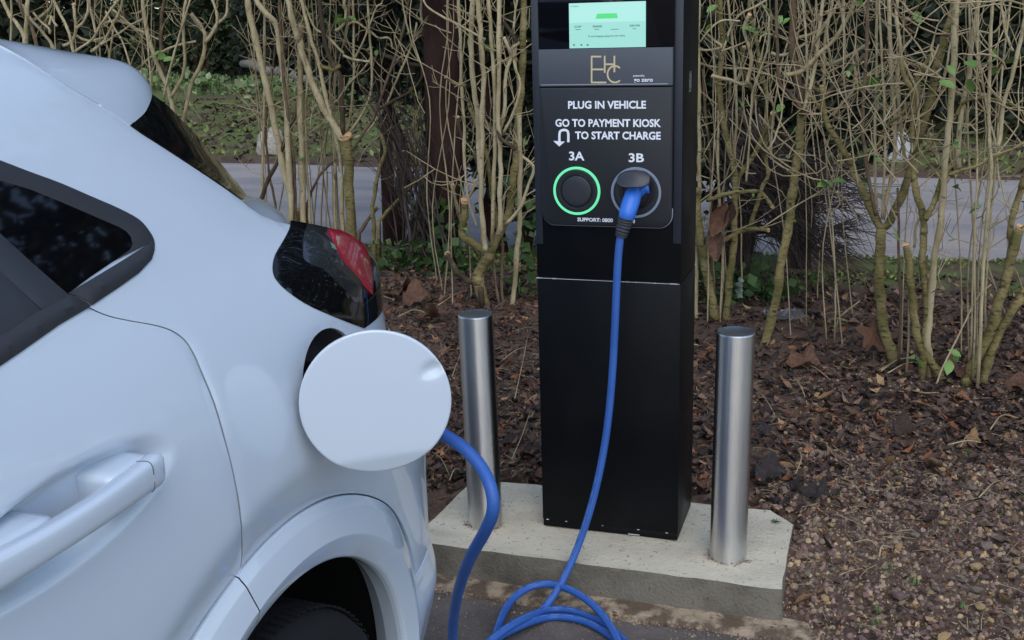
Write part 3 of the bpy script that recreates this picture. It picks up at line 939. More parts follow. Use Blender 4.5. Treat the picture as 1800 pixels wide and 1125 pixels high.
# seam meets cladding circle
se = seam[-1]
ang_s = math.degrees(math.atan2(se[1]-ZAX, se[0]))
p_end = lambda z: u0f(z)+LC*R(84)
rear_edge = [(p_end(z), z) for z in (0.22, 0.35, 0.5, 0.65, 0.75, 0.85, 0.92, 1.0, 1.03)]
lamp_top = HP_([(524, 390), (549.6, 395), (572, 399.5), (592, 405), (612, 414)])
lamp_top = lamp_top+[(u0f(1.115)+LC*R(56), 1.115), (u0f(1.09)+LC*R(66), 1.085), (u0f(1.05)+LC*R(80), 1.05)]
body_top = [(p, z-0.012) for p, z in lamp_top[::-1]]
lampT = hit(509.5, 393)
gap = 0.0017
seam_q = [(p+gap, z) for p, z in seam]
seam_d = [(p-gap, z) for p, z in seam]
body_poly = ([rf[0]]+fb[:1]+fb[1:]+belt_in+seam_q+arc(RCL+0.0022, ang_s-0.4, -12)+[(0.50, 0.22)]+rear_edge+body_top+[lampT]+roofl[::-1][1:]+rf[::-1][:-1])
# charge-port opening
op = [hit(x, y) for x, y in ((527, 650), (568, 595), (605, 831))]
OPC, OPR = (0.130, 0.962), 0.097
port_hole = [(OPC[0]+OPR*math.cos(2*math.pi*k/48), OPC[1]+OPR*math.sin(2*math.pi*k/48)) for k in range(48)]
body = patch('quarter_panel', body_poly, m_paint, car, 0.014, holes=[port_hole])
far_copy(body)
door_poly = ([(-1.15, fb[2][1])]+[fb[3]]+belt_in+seam_d+arc(RCL-0.012, ang_s+0.6, 200, 30)[0:]+[(-0.52, 0.235), (-1.12, 0.235)])
door_poly = ([(-1.147, fb[2][1])]+[fb[3]]+belt_in+seam_d+[q for q in arc(RCL+0.0022, ang_s+0.4, 192, 30)]+[(-0.60, 0.225), (-1.147, 0.225)])
door = patch('rear_door', door_poly, m_paint, car, 0.014, fine=(-0.70, 0.93, -0.24, 1.08, 0.006))
far_copy(door)
front_poly = [(-1.153, 0.225), (-1.153, fb[2][1]), fb[1], fb[0], (-2.6, 1.0), (-3.0, 0.93), (-3.3, 0.80), (-3.38, 0.62), (-3.38, 0.22), (-WB-0.47, 0.22)]+arc(RCL+0.0022, 192, -12, 30, -WB)+[(-WB+0.52, 0.225)]
front = patch('front_flank', front_poly, m_paint, car, 0.03)
far_copy(front)
# ---- window area
outer_px = [(0, 283), (52, 303), (104, 322), (156, 344.5), (208, 367), (242.6, 386), (260, 405), (269.6, 422.5), (270.3, 440), (265, 457), (242.6, 481), (208, 505.6), (159.4, 538.5), (104, 571), (34.7, 620), (0, 643.5)]
outer = HP_(outer_px)
top_ext = [(-2.05, 1.10), (-1.80, 1.26), (-1.5, 1.36), (-1.1, 1.405), (-0.7, 1.405), (-0.5, 1.395)]
low_ext = [(-0.62, 1.135), (-0.8, 1.108), (-1.15, 1.073), (-1.7, 1.04), (-2.2, 1.012)]
inner_px = [(0, 318.5), (52, 334), (104, 355), (156, 377.4), (208, 400), (220, 407), (228, 416), (231.5, 429), (226, 440), (194, 462), (156, 488), (118, 516)]
inner = HP_(inner_px)
mould_px = [(267, 426), (208, 464), (118, 517), (71, 546), (7, 589)]
mould = HP_(mould_px)
o_top = [tuple(q) for q in catmull(outer[:10], 3)]
o_low = outer[9:]
# upper window surround
sur_poly = top_ext+o_top+mould[:1]+[q for q in inner[9::-1]]+[(-0.5, 1.355), (-0.7, 1.365), (-1.1, 1.365), (-1.5, 1.32), (-1.78, 1.22), (-2.0, 1.10)]
sur = patch('window_surround', sur_poly, m_trim, car, 0.010, offset=lambda d, p, z: 0.0030, fold=0.006)
far_copy(sur)
# belt moulding, split where the door ends
full_low = [tuple(q) for q in o_low]
mo_rear_px = [(269, 430), (270.3, 440), (265, 457), (242.6, 481), (208, 505.6), (160.5, 537.5), (150, 529.5), (136, 521.5), (122, 518.5), (118.5, 516), (208, 462), (262, 428)]
mo = patch('belt_moulding', HP_(mo_rear_px), m_trim, car, 0.008, offset=lambda d, p, z: 0.0035+0.006*smooth(0, 0.014, d), fold=0.010)
far_copy(mo)
mo_front = HP_([(158.5, 539), (104, 571), (34.7, 620), (0, 643.5)])+low_ext+[(-2.2, 1.045), (-1.7, 1.075), (-1.15, 1.108), (-0.8, 1.142), (-0.62, 1.172)]+HP_([(7, 587), (71, 545), (117.5, 518.5), (121, 520), (135, 523), (148.5, 531)])
mof = patch('belt_moulding', mo_front, m_trim, car, 0.008, offset=lambda d, p, z: 0.0035+0.006*smooth(0, 0.014, d), fold=0.010)
far_copy(mof)
# quarter glass
ga, gb, gc = hit(0, 414), hit(52, 462), hit(118, 519.5)
dv = (ga[0]-gb[0], ga[1]-gb[1])
gtop = (ga[0]+dv[0]*1.35, ga[1]+dv[1]*1.35)
gl = [(-0.5, 1.362), (-0.42, 1.366)]+[(p+0.002, z) for p, z in inner]+[gc, gb, ga, gtop]
glass = patch('quarter_window', gl, m_tint, car, 0.012, offset=lambda d, p, z: 0.0016, fold=0.003, lip=0)
far_copy(glass)
# slanted door-frame appliques
s1, s2 = hit(0, 481), hit(71, 545.5)
dv2 = (s1[0]-s2[0], s1[1]-s2[1]); s0 = (s1[0]+dv2[0]*1.2, s1[1]+dv2[1]*1.2)
ap = patch('door_frame_trim', [gtop, ga, gb, gc, (gc[0]-0.004, gc[1]-0.006), s2, s1, s0], m_applique, car, 0.012, offset=lambda d, p, z: 0.0042, fold=0.006)
far_copy(ap)
ap2 = patch('door_frame_trim', [(s0[0]+0.004, s0[1]+0.003), (s1[0]+0.004, s1[1]+0.003), (s2[0]+0.004, s2[1]-0.002), hit(5, 588), (-0.60, 1.175), (-0.66, 1.26), (-0.60, 1.34)], m_applique, car, 0.012, offset=lambda d, p, z: 0.0030, fold=0.006)
far_copy(ap2)
dg_ = patch('door_window', [(-0.63, 1.178), (-0.70, 1.25), (-0.66, 1.362), (-1.1, 1.364), (-1.5, 1.318), (-1.77, 1.22), (-1.98, 1.10), (-2.1, 1.052), (-1.7, 1.077), (-1.15, 1.110), (-0.8, 1.145)], m_tint, car, 0.02, offset=lambda d, p, z: 0.0016, fold=0.003)
far_copy(dg_)
# ---- tail lamp
lamp_px = [(510, 388), (509.5, 398), (500.5, 417.6), (487.7, 439), (480.3, 456), (478.8, 475), (483.5, 490), (498.4, 507), (524, 526.4), (549.6, 541), (579.5, 554), (609, 566), (639, 577.5)]
lp = [tuple(q) for q in catmull(HP_(lamp_px), 3)]
le = lp[-1]
lamp_poly = lp+[(u0f(le[1]-0.02)+LC*R(64), le[1]-0.022), (u0f(0.99)+LC*R(80), 0.985)]+lamp_top[::-1]
lamp = patch('tail_lamp', lamp_poly, m_gloss, car, 0.009, offset=lambda d, p, z: 0.0025+0.010*smooth(0, 0.07, d), fold=0.012)
lens_px = [(536, 398), (530, 415), (527.5, 434.7), (528, 462), (539, 481.6), (566.7, 505), (596.5, 524), (630, 541)]
ln = [tuple(q) for q in catmull(HP_(lens_px), 3)]
lq = ln[-1]
lens_poly = ln+[(u0f(lq[1])+LC*R(66), lq[1]-0.004), (u0f(1.05)+LC*R(72), 1.04)]+[(p, z-0.010) for p, z in lamp_top[1:-1][::-1]]
lens = patch('lamp_lens', lens_poly, m_smoke, lamp, 0.009, offset=lambda d, p, z: 0.0085+0.007*smooth(0, 0.04, d), fold=0.006)
red_px = [(568, 412), (588, 414), (607, 422), (624, 433), (633, 446), (639, 470), (642, 496), (642, 522), (630, 511), (608, 489), (586, 464.5), (575, 441)]
red = patch('red_lens', HP_(red_px), m_red, lamp, 0.007, offset=lambda d, p, z: 0.0160, fold=0.006)
l2 = far_copy(lamp, car); far_copy(lens, l2); far_copy(red, l2)
# ---- wheel-arch cladding, wheel wells, wheels
def arch(uc, name, par, a0, a1):
    prof = [(RCL, -0.030), (RCL, -0.004), (RCL-0.0012, -0.0012), (RCL-0.016, 0.0062), (RCL-0.019, 0.0070), (0.430, 0.0085), (0.4125, 0.0080), (0.409, 0.0066), (0.376, -0.0150), (0.3725, -0.0185), (RAX, -0.024), (RAX-0.001, -0.032), (RAX+0.004, -0.060), (RAX+0.02, -0.085)]
    V, F = [], []
    n = 72
    for k in range(n+1):
        a = R(a0+(a1-a0)*k/n)
        for r, w in prof:
            u = uc+r*math.cos(a); z = ZAX+r*math.sin(a)
            bx = S(u, max(z, 0.12)).x if uc == 0 else -d_base(u, max(z, 0.12))
            # body surface outside the arch drives the outer rim, then eases to its own plane
            k_ = smooth(0.37, RCL, r)
            V.append((w+bx*k_*0.75+(-0.004)*(1-k_)+(-0.018*smooth(0.25, 0.45, u-uc) if uc == 0 else 0), u, z))
    m = len(prof)
    for k in range(n):
        for i in range(m-1):
            F.append((k*m+i, k*m+i+1, (k+1)*m+i+1, (k+1)*m+i))
    o = mesh_obj(name, V, F, m_paint, par)
    o.data.set_sharp_from_angle(angle=R(17))
    return o
g_a = ang_s
cl1 = arch(0.0, 'arch_cladding', car, -14, g_a-0.14)
cl2 = arch(0.0, 'arch_cladding', car, g_a+0.14, 194)
cl3 = arch(-WB, 'arch_cladding', car, -14, 194)
for c in (cl1, cl2, cl3): far_copy(c)
def well(uc):
    V, F = [], []
    n = 28
    for k in range(n+1):
        a = R(-16+212*k/n)
        for r, w in ((RAX+0.012, -0.05), (RAX+0.03, -0.09), (RAX+0.03, -0.36), (0.02, -0.36)):
            V.append((w, uc+r*math.cos(a), ZAX+r*math.sin(a)))
    for k in range(n):
        for i in range(3): F.append((k*4+i, (k+1)*4+i, (k+1)*4+i+1, k*4+i+1))
    o = mesh_obj('wheel_well', V, F, m_well, car); far_copy(o)
def wheel(uc, side):
    xo = -0.035 if side > 0 else -2*HALF+0.035
    sg = 1 if side > 0 else -1
    R0 = 0.302
    ZW = R0+0.004
    pr = [(0.215, -0.20), (0.235, -0.205), (0.265, -0.212), (0.288, -0.205), (0.297, -0.185), (R0, -0.15), (R0, -0.11), (R0, -0.06), (0.297, -0.030), (0.288, -0.010), (0.268, 0.0), (0.245, 0.002), (0.228, -0.006), (0.218, -0.014), (0.214, -0.03)]
    w = lathe('wheel', [(r, x*sg) for r, x in pr], m_tyre, car, 72, (xo, uc, ZW), 'X', caps=(False, False), sharp=R(50))
    # tread ribs
    V, F = [], []
    for k in range(96):
        a = 2*math.pi*k/96
        for xx in (-0.175, -0.128, -0.082, -0.036):
            b = len(V)
            for dr in (R0-0.002, R0+0.0015):
                for da, dx in ((-0.018, -0.016), (0.018, -0.012), (0.018, 0.016), (-0.018, 0.012)):
                    V.append((xo+(xx+dx)*sg, uc+dr*math.cos(a+da), ZW+dr*math.sin(a+da)))
            F += [(b+4, b+5, b+6, b+7), (b, b+1, b+5, b+4), (b+1, b+2, b+6, b+5), (b+2, b+3, b+7, b+6), (b+3, b, b+4, b+7)]
    o = mesh_obj('tread', V, F, m_tyre, w, flat=True); o['kind'] = 'stuff'
    rim = lathe('rim', [(0.214, -0.03*sg), (0.205, -0.012*sg), (0.196, -0.02*sg), (0.19, -0.10*sg)], m_rim_al, w, 60, (xo, uc, ZW), 'X', caps=(False, False))
    for k in range(5):
        a = 2*math.pi*k/5+0.3
        V = []
        for (r, hw, x0) in ((0.03, 0.02, -0.02), (0.11, 0.018, -0.018), (0.2, 0.028, -0.022)):
            for s_, xx in ((-1, x0-0.03), (-1, x0), (1, x0), (1, x0-0.03)):
                V.append((xo+xx*sg, uc+r*math.cos(a)-s_*hw*math.sin(a), ZW+r*math.sin(a)+s_*hw*math.cos(a)))
        F = []
        for i in range(2):
            for j in range(4): F.append((i*4+j, i*4+(j+1) % 4, (i+1)*4+(j+1) % 4, (i+1)*4+j))
        mesh_obj('spoke', V, F, m_rim_al, w, flat=True)
    lathe('hub_cap', [(0.05, -0.06*sg), (0.05, -0.018*sg), (0.03, -0.010*sg), (0.002, -0.008*sg)], m_rim_al, w, 30, (xo, uc, ZW), 'X')
for uc in (0.0, -WB):
    well(uc)
    for sd in (1, -1): wheel(uc, sd)
# ---- charge port: recessed cup, socket, vehicle-side plug, hinged flap
def cup(name, prof, mat, par, n=48):
    V, F = [], []
    for r, dep in prof:
        for k in range(n):
            a = 2*math.pi*k/n
            p_, z_ = OPC[0]+r*math.cos(a), OPC[1]+r*math.sin(a)
            q = S(p_, z_); V.append((q.x-dep, q.y, q.z))
    for i in range(len(prof)-1):
        for k in range(n): F.append((i*n+k, (i+1)*n+k, (i+1)*n+(k+1) % n, i*n+(k+1) % n))
    F.append(tuple((len(prof)-1)*n+k for k in range(n))[::-1])
    return mesh_obj(name, V, F, mat, par)
pc = cup('port_recess', [(OPR+0.002, 0.006), (OPR-0.004, 0.010), (OPR-0.012, 0.045), (0.06, 0.05)], m_under, car)
sc_ = S(*OPC)
lathe('port_socket', [(0.042, -0.06), (0.042, -0.015), (0.036, -0.012), (0.034, -0.03)], m_socket_black, pc, 32, tuple(sc_), 'X', caps=(False, True))
# flap: disc hinged on its front edge, swung square to the flank
FR = 0.110
hinge = Vector((0.010, 0.0, 0.98))
ax = Vector((math.sin(R(61)), math.cos(R(61)), 0))               # from hinge towards the flap's free edge
FC = hinge+ax*FR
zt = Vector((0, 0, 1))
nrm_f = zt.cross(ax).normalized()
if nrm_f.dot(CO-FC) < 0: nrm_f = -nrm_f
def flap_pt(x, y, h): return FC+ax*x+zt*y+nrm_f*h
V, F = [], []
nf, rings = 96, [0.0, 0.15, 0.3, 0.42, 0.52, 0.60, 0.67, 0.73, 0.79, 0.84, 0.89, 0.93, 0.96, 0.98, 0.992, 1.0]
def dimple(x, y):
    e = math.hypot((x-0.084)/0.021, (y-0.046-0.2*(x-0.084))/0.014)
    return -0.0055*smooth(1.0, 0.3, e)
SQ = 1.0
for rr_ in rings:
    for k in range(nf):
        a = 2*math.pi*k/nf
        x, y = FR*SQ*rr_*math.cos(a), FR*rr_*math.sin(a)
        h = 0.003-0.003*(x/FR)**2-0.0015*(y/FR)**2 - (0.0012*max(0, (rr_-0.98)/0.02)**2)
        # the lower edge is kicked in like the haunch crease
        h -= 0.30*max(0.0, -(y-0.09*x)-0.083-0.25*x*x)
        V.append(flap_pt(x, y, h+dimple(x, y)))
for i in range(len(rings)-1):
    for k in range(nf): F.append((i*nf+k, i*nf+(k+1) % nf, (i+1)*nf+(k+1) % nf, (i+1)*nf+k))
b0 = len(V)
for (s_, h) in ((0.998, -0.0040), (0.95, -0.0042), (0.55, -0.003), (0.001, -0.003)):
    for k in range(nf):
        a = 2*math.pi*k/nf
        x, y = FR*SQ*s_*math.cos(a), FR*s_*math.sin(a)
        V.append(flap_pt(x, y, h-0.003*(x/FR)**2-0.0015*(y/FR)**2-0.30*max(0.0, -(y-0.09*x)-0.083-0.25*x*x)))
lastr = (len(rings)-1)*nf
for k in range(nf): F.append((lastr+k, lastr+(k+1) % nf, b0+(k+1) % nf, b0+k))
for i in range(3):
    for k in range(nf): F.append((b0+i*nf+k, b0+i*nf+(k+1) % nf, b0+(i+1)*nf+(k+1) % nf, b0+(i+1)*nf+k))
flap = mesh_obj('charging_flap', V, F, m_paint, car)
bm = bmesh.new(); bm.from_mesh(flap.data); bmesh.ops.remove_doubles(bm, verts=bm.verts, dist=1e-6); bmesh.ops.recalc_face_normals(bm, faces=bm.faces); bm.to_mesh(flap.data); bm.free()
flap.data.set_sharp_from_angle(angle=R(50))
tube('flap_hinge', [hinge+Vector((-0.045, 0.06, 0.0)), hinge+Vector((-0.02, 0.045, 0.0)), hinge+Vector((0.004, 0.036, 0.0)), FC-ax*FR*0.6-nrm_f*0.010, FC-ax*FR*0.2-nrm_f*0.010], 0.006, m_under, flap, 8)
# ---- door handle
_h0, _h1 = at_in(270, 812, 0.004), at_in(0, 1000, -0.014)
hp0, hp1 = (_h0.y, _h0.z), (_h1.y, _h1.z)
hdir = (hp1[0]-hp0[0], hp1[1]-hp0[1])
V, F = [], []
nst = 48
prof_n = 28
for i in range(nst+1):
    t = i/nst
    L_h = 0.305
    s_ = t*L_h
    ln_ = math.hypot(*hdir)
    p_ = hp0[0]+0.004+hdir[0]/ln_*s_; z_ = hp0[1]-0.002+hdir[1]/ln_*s_
    end = min(1.0, s_/0.022) if s_ < 0.03 else min(1.0, (L_h-s_)/0.022+0.02)
    end = math.sqrt(max(0.0004, 1-(1-min(1, end))**2))
    hh = (0.0200-0.0030*math.sin(math.pi*t))*(0.25+0.75*end)     # half height
    dep = 0.0115*(0.3+0.7*end)
    out = 0.020+0.010*math.sin(math.pi*t)-0.012*(1-end)
    for k in range(prof_n):
        a = 2*math.pi*k/prof_n
        ca, sa = math.cos(a), math.sin(a)
        x = dep*math.copysign(abs(ca)**0.42, ca); zz = hh*math.copysign(abs(sa)**0.50, sa)
        # the top face tilts back, the outer face leans under
        x -= 0.006*max(0.0, sa)**2*end
        zz += 0.0045*ca*end
        V.append((-0.012+out+x, p_, z_+zz))
for i in range(nst):
    for k in range(prof_n): F.append((i*prof_n+k, i*prof_n+(k+1) % prof_n, (i+1)*prof_n+(k+1) % prof_n, (i+1)*prof_n+k))
F.append(tuple(range(prof_n))[::-1]); F.append(tuple(nst*prof_n+k for k in range(prof_n)))
bm = bmesh.new(); vs = [bm.verts.new(v) for v in V]
for f in F: bm.faces.new([vs[i] for i in f])
handle = bm_obj('door_handle', bm, m_paint, door, R(60))
def foot(name, s0, s1, lo, hi):
    ln_ = math.hypot(*hdir)
    bmf = bmesh.new(); bmesh.ops.create_cube(bmf, size=1.0)
    bmesh.ops.bevel(bmf, geom=bmf.edges[:], offset=0.22, segments=3, affect='EDGES', profile=0.6)
    for v in bmf.verts:
        s_ = s0+(v.co.y+0.5)*(s1-s0); xx = -0.055+(v.co.x+0.5)*(0.062)
        p_ = hp0[0]+0.004+hdir[0]/ln_*s_; z_ = hp0[1]-0.002+hdir[1]/ln_*s_
        v.co = Vector((xx, p_, z_+lo+(v.co.z+0.5)*(hi-lo)))
    return bm_obj(name, bmf, m_paint, handle, R(60))
foot('handle_foot', 0.012, 0.088, -0.024, 0.019)
foot('handle_foot', 0.172, 0.300, -0.020, 0.0185)
# dark split line round the fixed end of the handle
ring_pts = []
i0 = int(0.040/0.305*nst)
m_gapline = MAT('panel_gap', (0.10, 0.105, 0.11), 0.8)
rp = [Vector(V[i0*prof_n+k]) for k in range(prof_n)]
cen = sum(rp, Vector())/prof_n
tube('handle_split', [c+(c-cen)*0.004 for c in rp if c.x > cen.x-0.012], 0.0007, m_gapline, handle, 5)
far_copy(handle)
# ---- roof and spoiler: Coons patch over seam, trailing edge, centre line and front line
E_px = [(229.4, 219.8, .0), (244, 208, .195), (256, 196, .21), (265.3, 176, .232), (268, 162.7, .252)]
K_px = [(0, 68.8, .335), (26.7, 73, .328), (80, 82.7, .316), (128, 92, .307), (160, 97, .301), (202.7, 105, .290), (229, 114.7, .281), (248, 129, .271), (262.7, 148, .260), (268, 162.7, .252)]
q0 = S(*roofl[7])
E3 = [q0]+[at_in(x, y, max(D, -q0.x+0.002)) for x, y, D in E_px[1:]]
K3 = [at_in(x, y, D) for x, y, D in K_px]
K3[-1] = E3[-1].copy()
seam3 = [S(*q) for q in roofl[:8]]
def rs3(P, n):
    P = [Vector(p) for p in catmull(P, 8)]
    L = [0.0]
    for a, b in zip(P, P[1:]): L.append(L[-1]+(b-a).length)
    out = []
    j = 0
    for i in range(n+1):
        s = L[-1]*i/n
        while j < len(L)-2 and L[j+1] < s: j += 1
        t = (s-L[j])/max(1e-9, L[j+1]-L[j])
        out.append(P[j].lerp(P[j+1], min(1, max(0, t))))
    return out
def coons(c0, c1, d0, d1, n, m, bulge=None):
    """c0: A->B, c1: D->C (n+1 pts); d0: A->D, d1: B->C (m+1 pts)"""
    V = []
    for j in range(m+1):
        v = j/m
        for i in range(n+1):
            u = i/n
            p = c0[i]*(1-v)+c1[i]*v + d0[j]*(1-u)+d1[j]*u - (c0[0]*(1-u)*(1-v)+c0[n]*u*(1-v)+c1[0]*(1-u)*v+c1[n]*u*v)
            if bulge: p = p+bulge(u, v)
            V.append(p)
    F = [(j*(n+1)+i, j*(n+1)+i+1, (j+1)*(n+1)+i+1, (j+1)*(n+1)+i) for j in range(m) for i in range(n)]
    return V, F
A0 = seam3[0]
X0_ = K3[0]
cmid = Vector((-HALF, X0_.y+0.02, X0_.z))
lat0 = [A0, A0.lerp(X0_, 0.5)+Vector((0, 0, 0.0035)), X0_]
lat = lat0+[Vector((-0.65, X0_.y+0.01, X0_.z+0.0005)), cmid]
n_, m_ = 40, 14
V, F = coons(rs3(seam3, n_), rs3(K3, n_), rs3(lat0, m_), rs3(E3, m_), n_, m_, lambda u, v: Vector((0.004, 0.0, 0.006))*math.sin(math.pi*u)*math.sin(math.pi*v))
tail = [K3[-1], Vector((-0.36, 0.17, 1.425)), Vector((-0.5, 0.23, 1.433)), Vector((-0.7, 0.27, 1.437)), Vector((-HALF, 0.28, 1.438))]
cl2 = [cmid, Vector((-HALF, 0.12, X0_.z-0.010)), tail[-1]]
V2, F2 = coons(rs3(K3, n_), rs3(cl2, n_), rs3([X0_, Vector((-0.65, X0_.y+0.01, X0_.z+0.0005)), cmid], 12), rs3(tail, 12), n_, 12)
F = F+[tuple(i+len(V) for i in f) for f in F2]
V = V+V2
roof = mesh_obj('roof_spoiler', V, F, m_paint, car)
# roof skin ahead of the spoiler
c_f = Vector((-HALF, -1.60, 1.44))
skin = [S(*q) for q in (rf[2:]+[(-0.4, 1.499)]+roofl[:1])]
cl_ = [c_f, Vector((-HALF, -1.2, 1.485)), Vector((-HALF, -0.7, 1.4975)), cmid]
fl_ = [skin[0], Vector((-0.5, -1.58, 1.437)), c_f]
V, F = coons(rs3(skin, 30), rs3(cl_, 30), rs3(fl_, 12), rs3(lat, 12), 30, 12)
skin_o = mesh_obj('roof', V, F, m_paint, car)
far_copy(skin_o)
bm = bmesh.new(); bm.from_mesh(roof.data); bmesh.ops.remove_doubles(bm, verts=bm.verts, dist=2e-5)
bd = [e for e in bm.edges if len(e.link_faces) == 1]
bm.normal_update()
nm = {tuple(round(c, 6) for c in v.co): v.normal.copy() for e in bd for v in e.verts}
r = bmesh.ops.extrude_edge_only(bm, edges=bd)
for g in r['geom']:
    if isinstance(g, bmesh.types.BMVert):
        nn = nm[tuple(round(c, 6) for c in g.co)]
        if nn.z < 0: nn = -nn
        if g.co.x > -HALF+1e-4: g.co -= Vector((0.010, 0.012, 0.016)) if g.co.y > -0.1 else nn*0.012
bm.to_mesh(roof.data); bm.free()
roof.data.set_sharp_from_angle(angle=R(45))
far_copy(roof)
# ---- rear screen (near half, then the far half)
gl_in = [S(p, z, 0.0012) for p, z in roofl[7:14]]
ge_px = [(267.0, 165), (296, 186.6), (321, 213), (342.4, 234.6), (367, 263), (392, 291.5), (410, 313), (427.7, 334), (435.5, 346.6)]
ge = [at_in(x, y, 0.285+0.006*i) for i, (x, y) in enumerate(ge_px)]
n_, m_ = 24, 6
c0 = rs3(gl_in, n_); c1 = rs3(ge, n_)
d0 = rs3([c0[0], (c0[0]+c1[0])/2+Vector((0.004, 0.004, 0.0)), c1[0]], m_); d1 = rs3([c0[-1], (c0[-1]+c1[-1])/2+Vector((0.003, 0.003, 0.0)), c1[-1]], m_)
V1, F1 = coons(c0, c1, d0, d1, n_, m_)
cc = [Vector((-HALF, 0.36, 1.43)), Vector((-HALF, 0.45, 1.32)), Vector((-HALF, 0.52, 1.22))]
c2 = rs3(cc, n_)
k_ = 10
d2 = rs3([c1[0], c1[0]*0.5+c2[0]*0.5+Vector((0, 0.03, 0)), c2[0]], k_); d3 = rs3([c1[-1], c1[-1]*0.5+c2[-1]*0.5+Vector((0, 0.03, 0)), c2[-1]], k_)
V2, F2 = coons(c1, c2, d2, d3, n_, k_)
Fm = F1+[tuple(i+len(V1) for i in f) for f in F2]
scr = mesh_obj('rear_screen', V1+V2, Fm, m_gloss, car)
far_copy(scr)
# ---- tailgate shoulder and tailgate
sh_in = [S(p, z, -0.001) for p, z in roofl[13:]]
sh_px = [(436.6, 346.6), (452.6, 346.8), (470, 359), (491.7, 373), (507.7, 386)]
sh_out = [at_in(x, y, D) for (x, y), D in zip(sh_px, (0.32, 0.30, 0.27, 0.235, 0.20))]
n_, m_ = 20, 5
c0 = rs3(sh_in, n_); c1 = rs3(sh_out, n_)
V1, F1 = coons(c0, c1, rs3([c0[0], (c0[0]+c1[0])/2+Vector((0.002, 0, 0.004)), c1[0]], m_), rs3([c0[-1], (c0[-1]+c1[-1])/2, c1[-1]], m_), n_, m_, lambda u, v: Vector((0.0, 0.0, 0.010*math.sin(math.pi*u)*math.sin(math.pi*v))))
cc = [Vector((-HALF, 0.53, 1.215)), Vector((-HALF, 0.58, 1.17))]
c2 = rs3(cc, n_)
V2, F2 = coons(c1, c2, rs3([c1[0], c2[0]], 8), rs3([c1[-1], c2[-1]], 8), n_, 8)
sh = mesh_obj('tailgate', V1+V2, F1+[tuple(i+len(V1) for i in f) for f in F2], m_paint, car)
far_copy(sh)
V, F = [], []
zs_ = [0.22, 0.35, 0.5, 0.65, 0.75, 0.85, 0.92, 1.0, 1.03]
for z in zs_:
    q = S(p_end(z)-0.004, z, -0.002)
    for k in range(9):
        t = k/8
        V.append((q.x+(-HALF-q.x)*t, q.y+0.05*math.sin(t*math.pi/2), z+0.13*math.sin(t*math.pi/2)*smooth(0.85, 1.03, z)))
for i in range(len(zs_)-1):
    for k in range(8): F.append((i*9+k, i*9+k+1, (i+1)*9+k+1, (i+1)*9+k))
tg = mesh_obj('rear_bumper', V, F, m_paint, car); far_copy(tg)
# bumper bulge behind the arch
bp_poly = [(0.392, 0.22), (0.388, 0.30), (0.392, 0.40), (0.402, 0.455), (0.425, 0.475), (0.55, 0.485), (0.262+LC*R(84), 0.485), (0.262+LC*R(84), 0.22)]
bmp = patch('bumper_corner', bp_poly, m_paint, car, 0.012, offset=lambda d, p, z: 0.003+0.016*smooth(0, 0.08, d), fold=0.012); far_copy(bmp)
# ---- bonnet, windscreen, nose, underside (out of the picture, kept simple)
def ruled(name, A, B, mat, n=10):
    V, F = [], []
    for a, b in zip(A, B):
        for k in range(n+1):
            t = k/n; p = Vector(a).lerp(Vector(b), t); V.append(p)
    for i in range(len(A)-1):
        for k in range(n): F.append((i*(n+1)+k, i*(n+1)+k+1, (i+1)*(n+1)+k+1, (i+1)*(n+1)+k))
    return mesh_obj(name, V, F, mat, car)
edge = [S(-1.55, 1.43), S(-1.85, 1.30), S(-2.1, 1.10), S(-2.25, 1.03)]
mid = [Vector((-HALF, -1.60, 1.455)), Vector((-HALF, -1.95, 1.30)), Vector((-HALF, -2.28, 1.12)), Vector((-HALF, -2.45, 1.06))]
far_copy(ruled('windscreen', edge, mid, m_tint))
edge = [S(-2.25, 1.03), S(-2.6, 0.995), S(-3.0, 0.925), S(-3.25, 0.82)]
mid = [Vector((-HALF, -2.45, 1.06)), Vector((-HALF, -2.75, 1.03)), Vector((-HALF, -3.15, 0.95)), Vector((-HALF, -3.42, 0.82))]
far_copy(ruled('bonnet', edge, mid, m_paint))
edge = [S(-3.25, 0.82), S(-3.36, 0.62), S(-3.37, 0.4), S(-3.37, 0.22)]
mid = [Vector((-HALF, -3.42, 0.82)), Vector((-HALF, -3.50, 0.62)), Vector((-HALF, -3.50, 0.4)), Vector((-HALF, -3.46, 0.22))]
far_copy(ruled('nose', edge, mid, m_paint))
box('floor_pan', (-1.45, -3.2, 0.20), (-0.38, 0.50, 0.26), m_under, car)
box('cabin_core', (-1.50, -2.0, 0.5), (-0.42, 0.10, 1.02), m_under, car)
TINT = (1.28, 1.14, 1.0)
# ------------------------------------------------------------------ hedge of cut-back shrubs
m_bark_pale = MAT('pale_bark', (0.34, 0.315, 0.215), 0.85, spec=0.2, vary=(16, (0.21, 0.185, 0.11), 0.40, 0.66, (1, 1, 0.35)), vary2=(55, (0.10, 0.082, 0.052), 0.58, 0.70), bump=(90, 0.7, 0.004))
m_bark_olive = MAT('olive_bark', (0.215, 0.190, 0.095), 0.9, spec=0.15, vary=(10, (0.105, 0.100, 0.040), 0.38, 0.62), vary2=(26, (0.045, 0.038, 0.025), 0.53, 0.66, (1, 1, 3.2)), bump=(45, 1.0, 0.008, (1, 1, 2.5)))
m_bark_brown = MAT('brown_bark', (0.115, 0.088, 0.060), 0.9, spec=0.15, vary=(20, (0.06, 0.046, 0.034), 0.42, 0.66), bump=(80, 0.6, 0.003))
m_bark_dark = MAT('dark_bark', (0.045, 0.035, 0.026), 0.9, spec=0.15, vary=(20, (0.085, 0.07, 0.045), 0.5, 0.7), bump=(80, 0.6, 0.003))
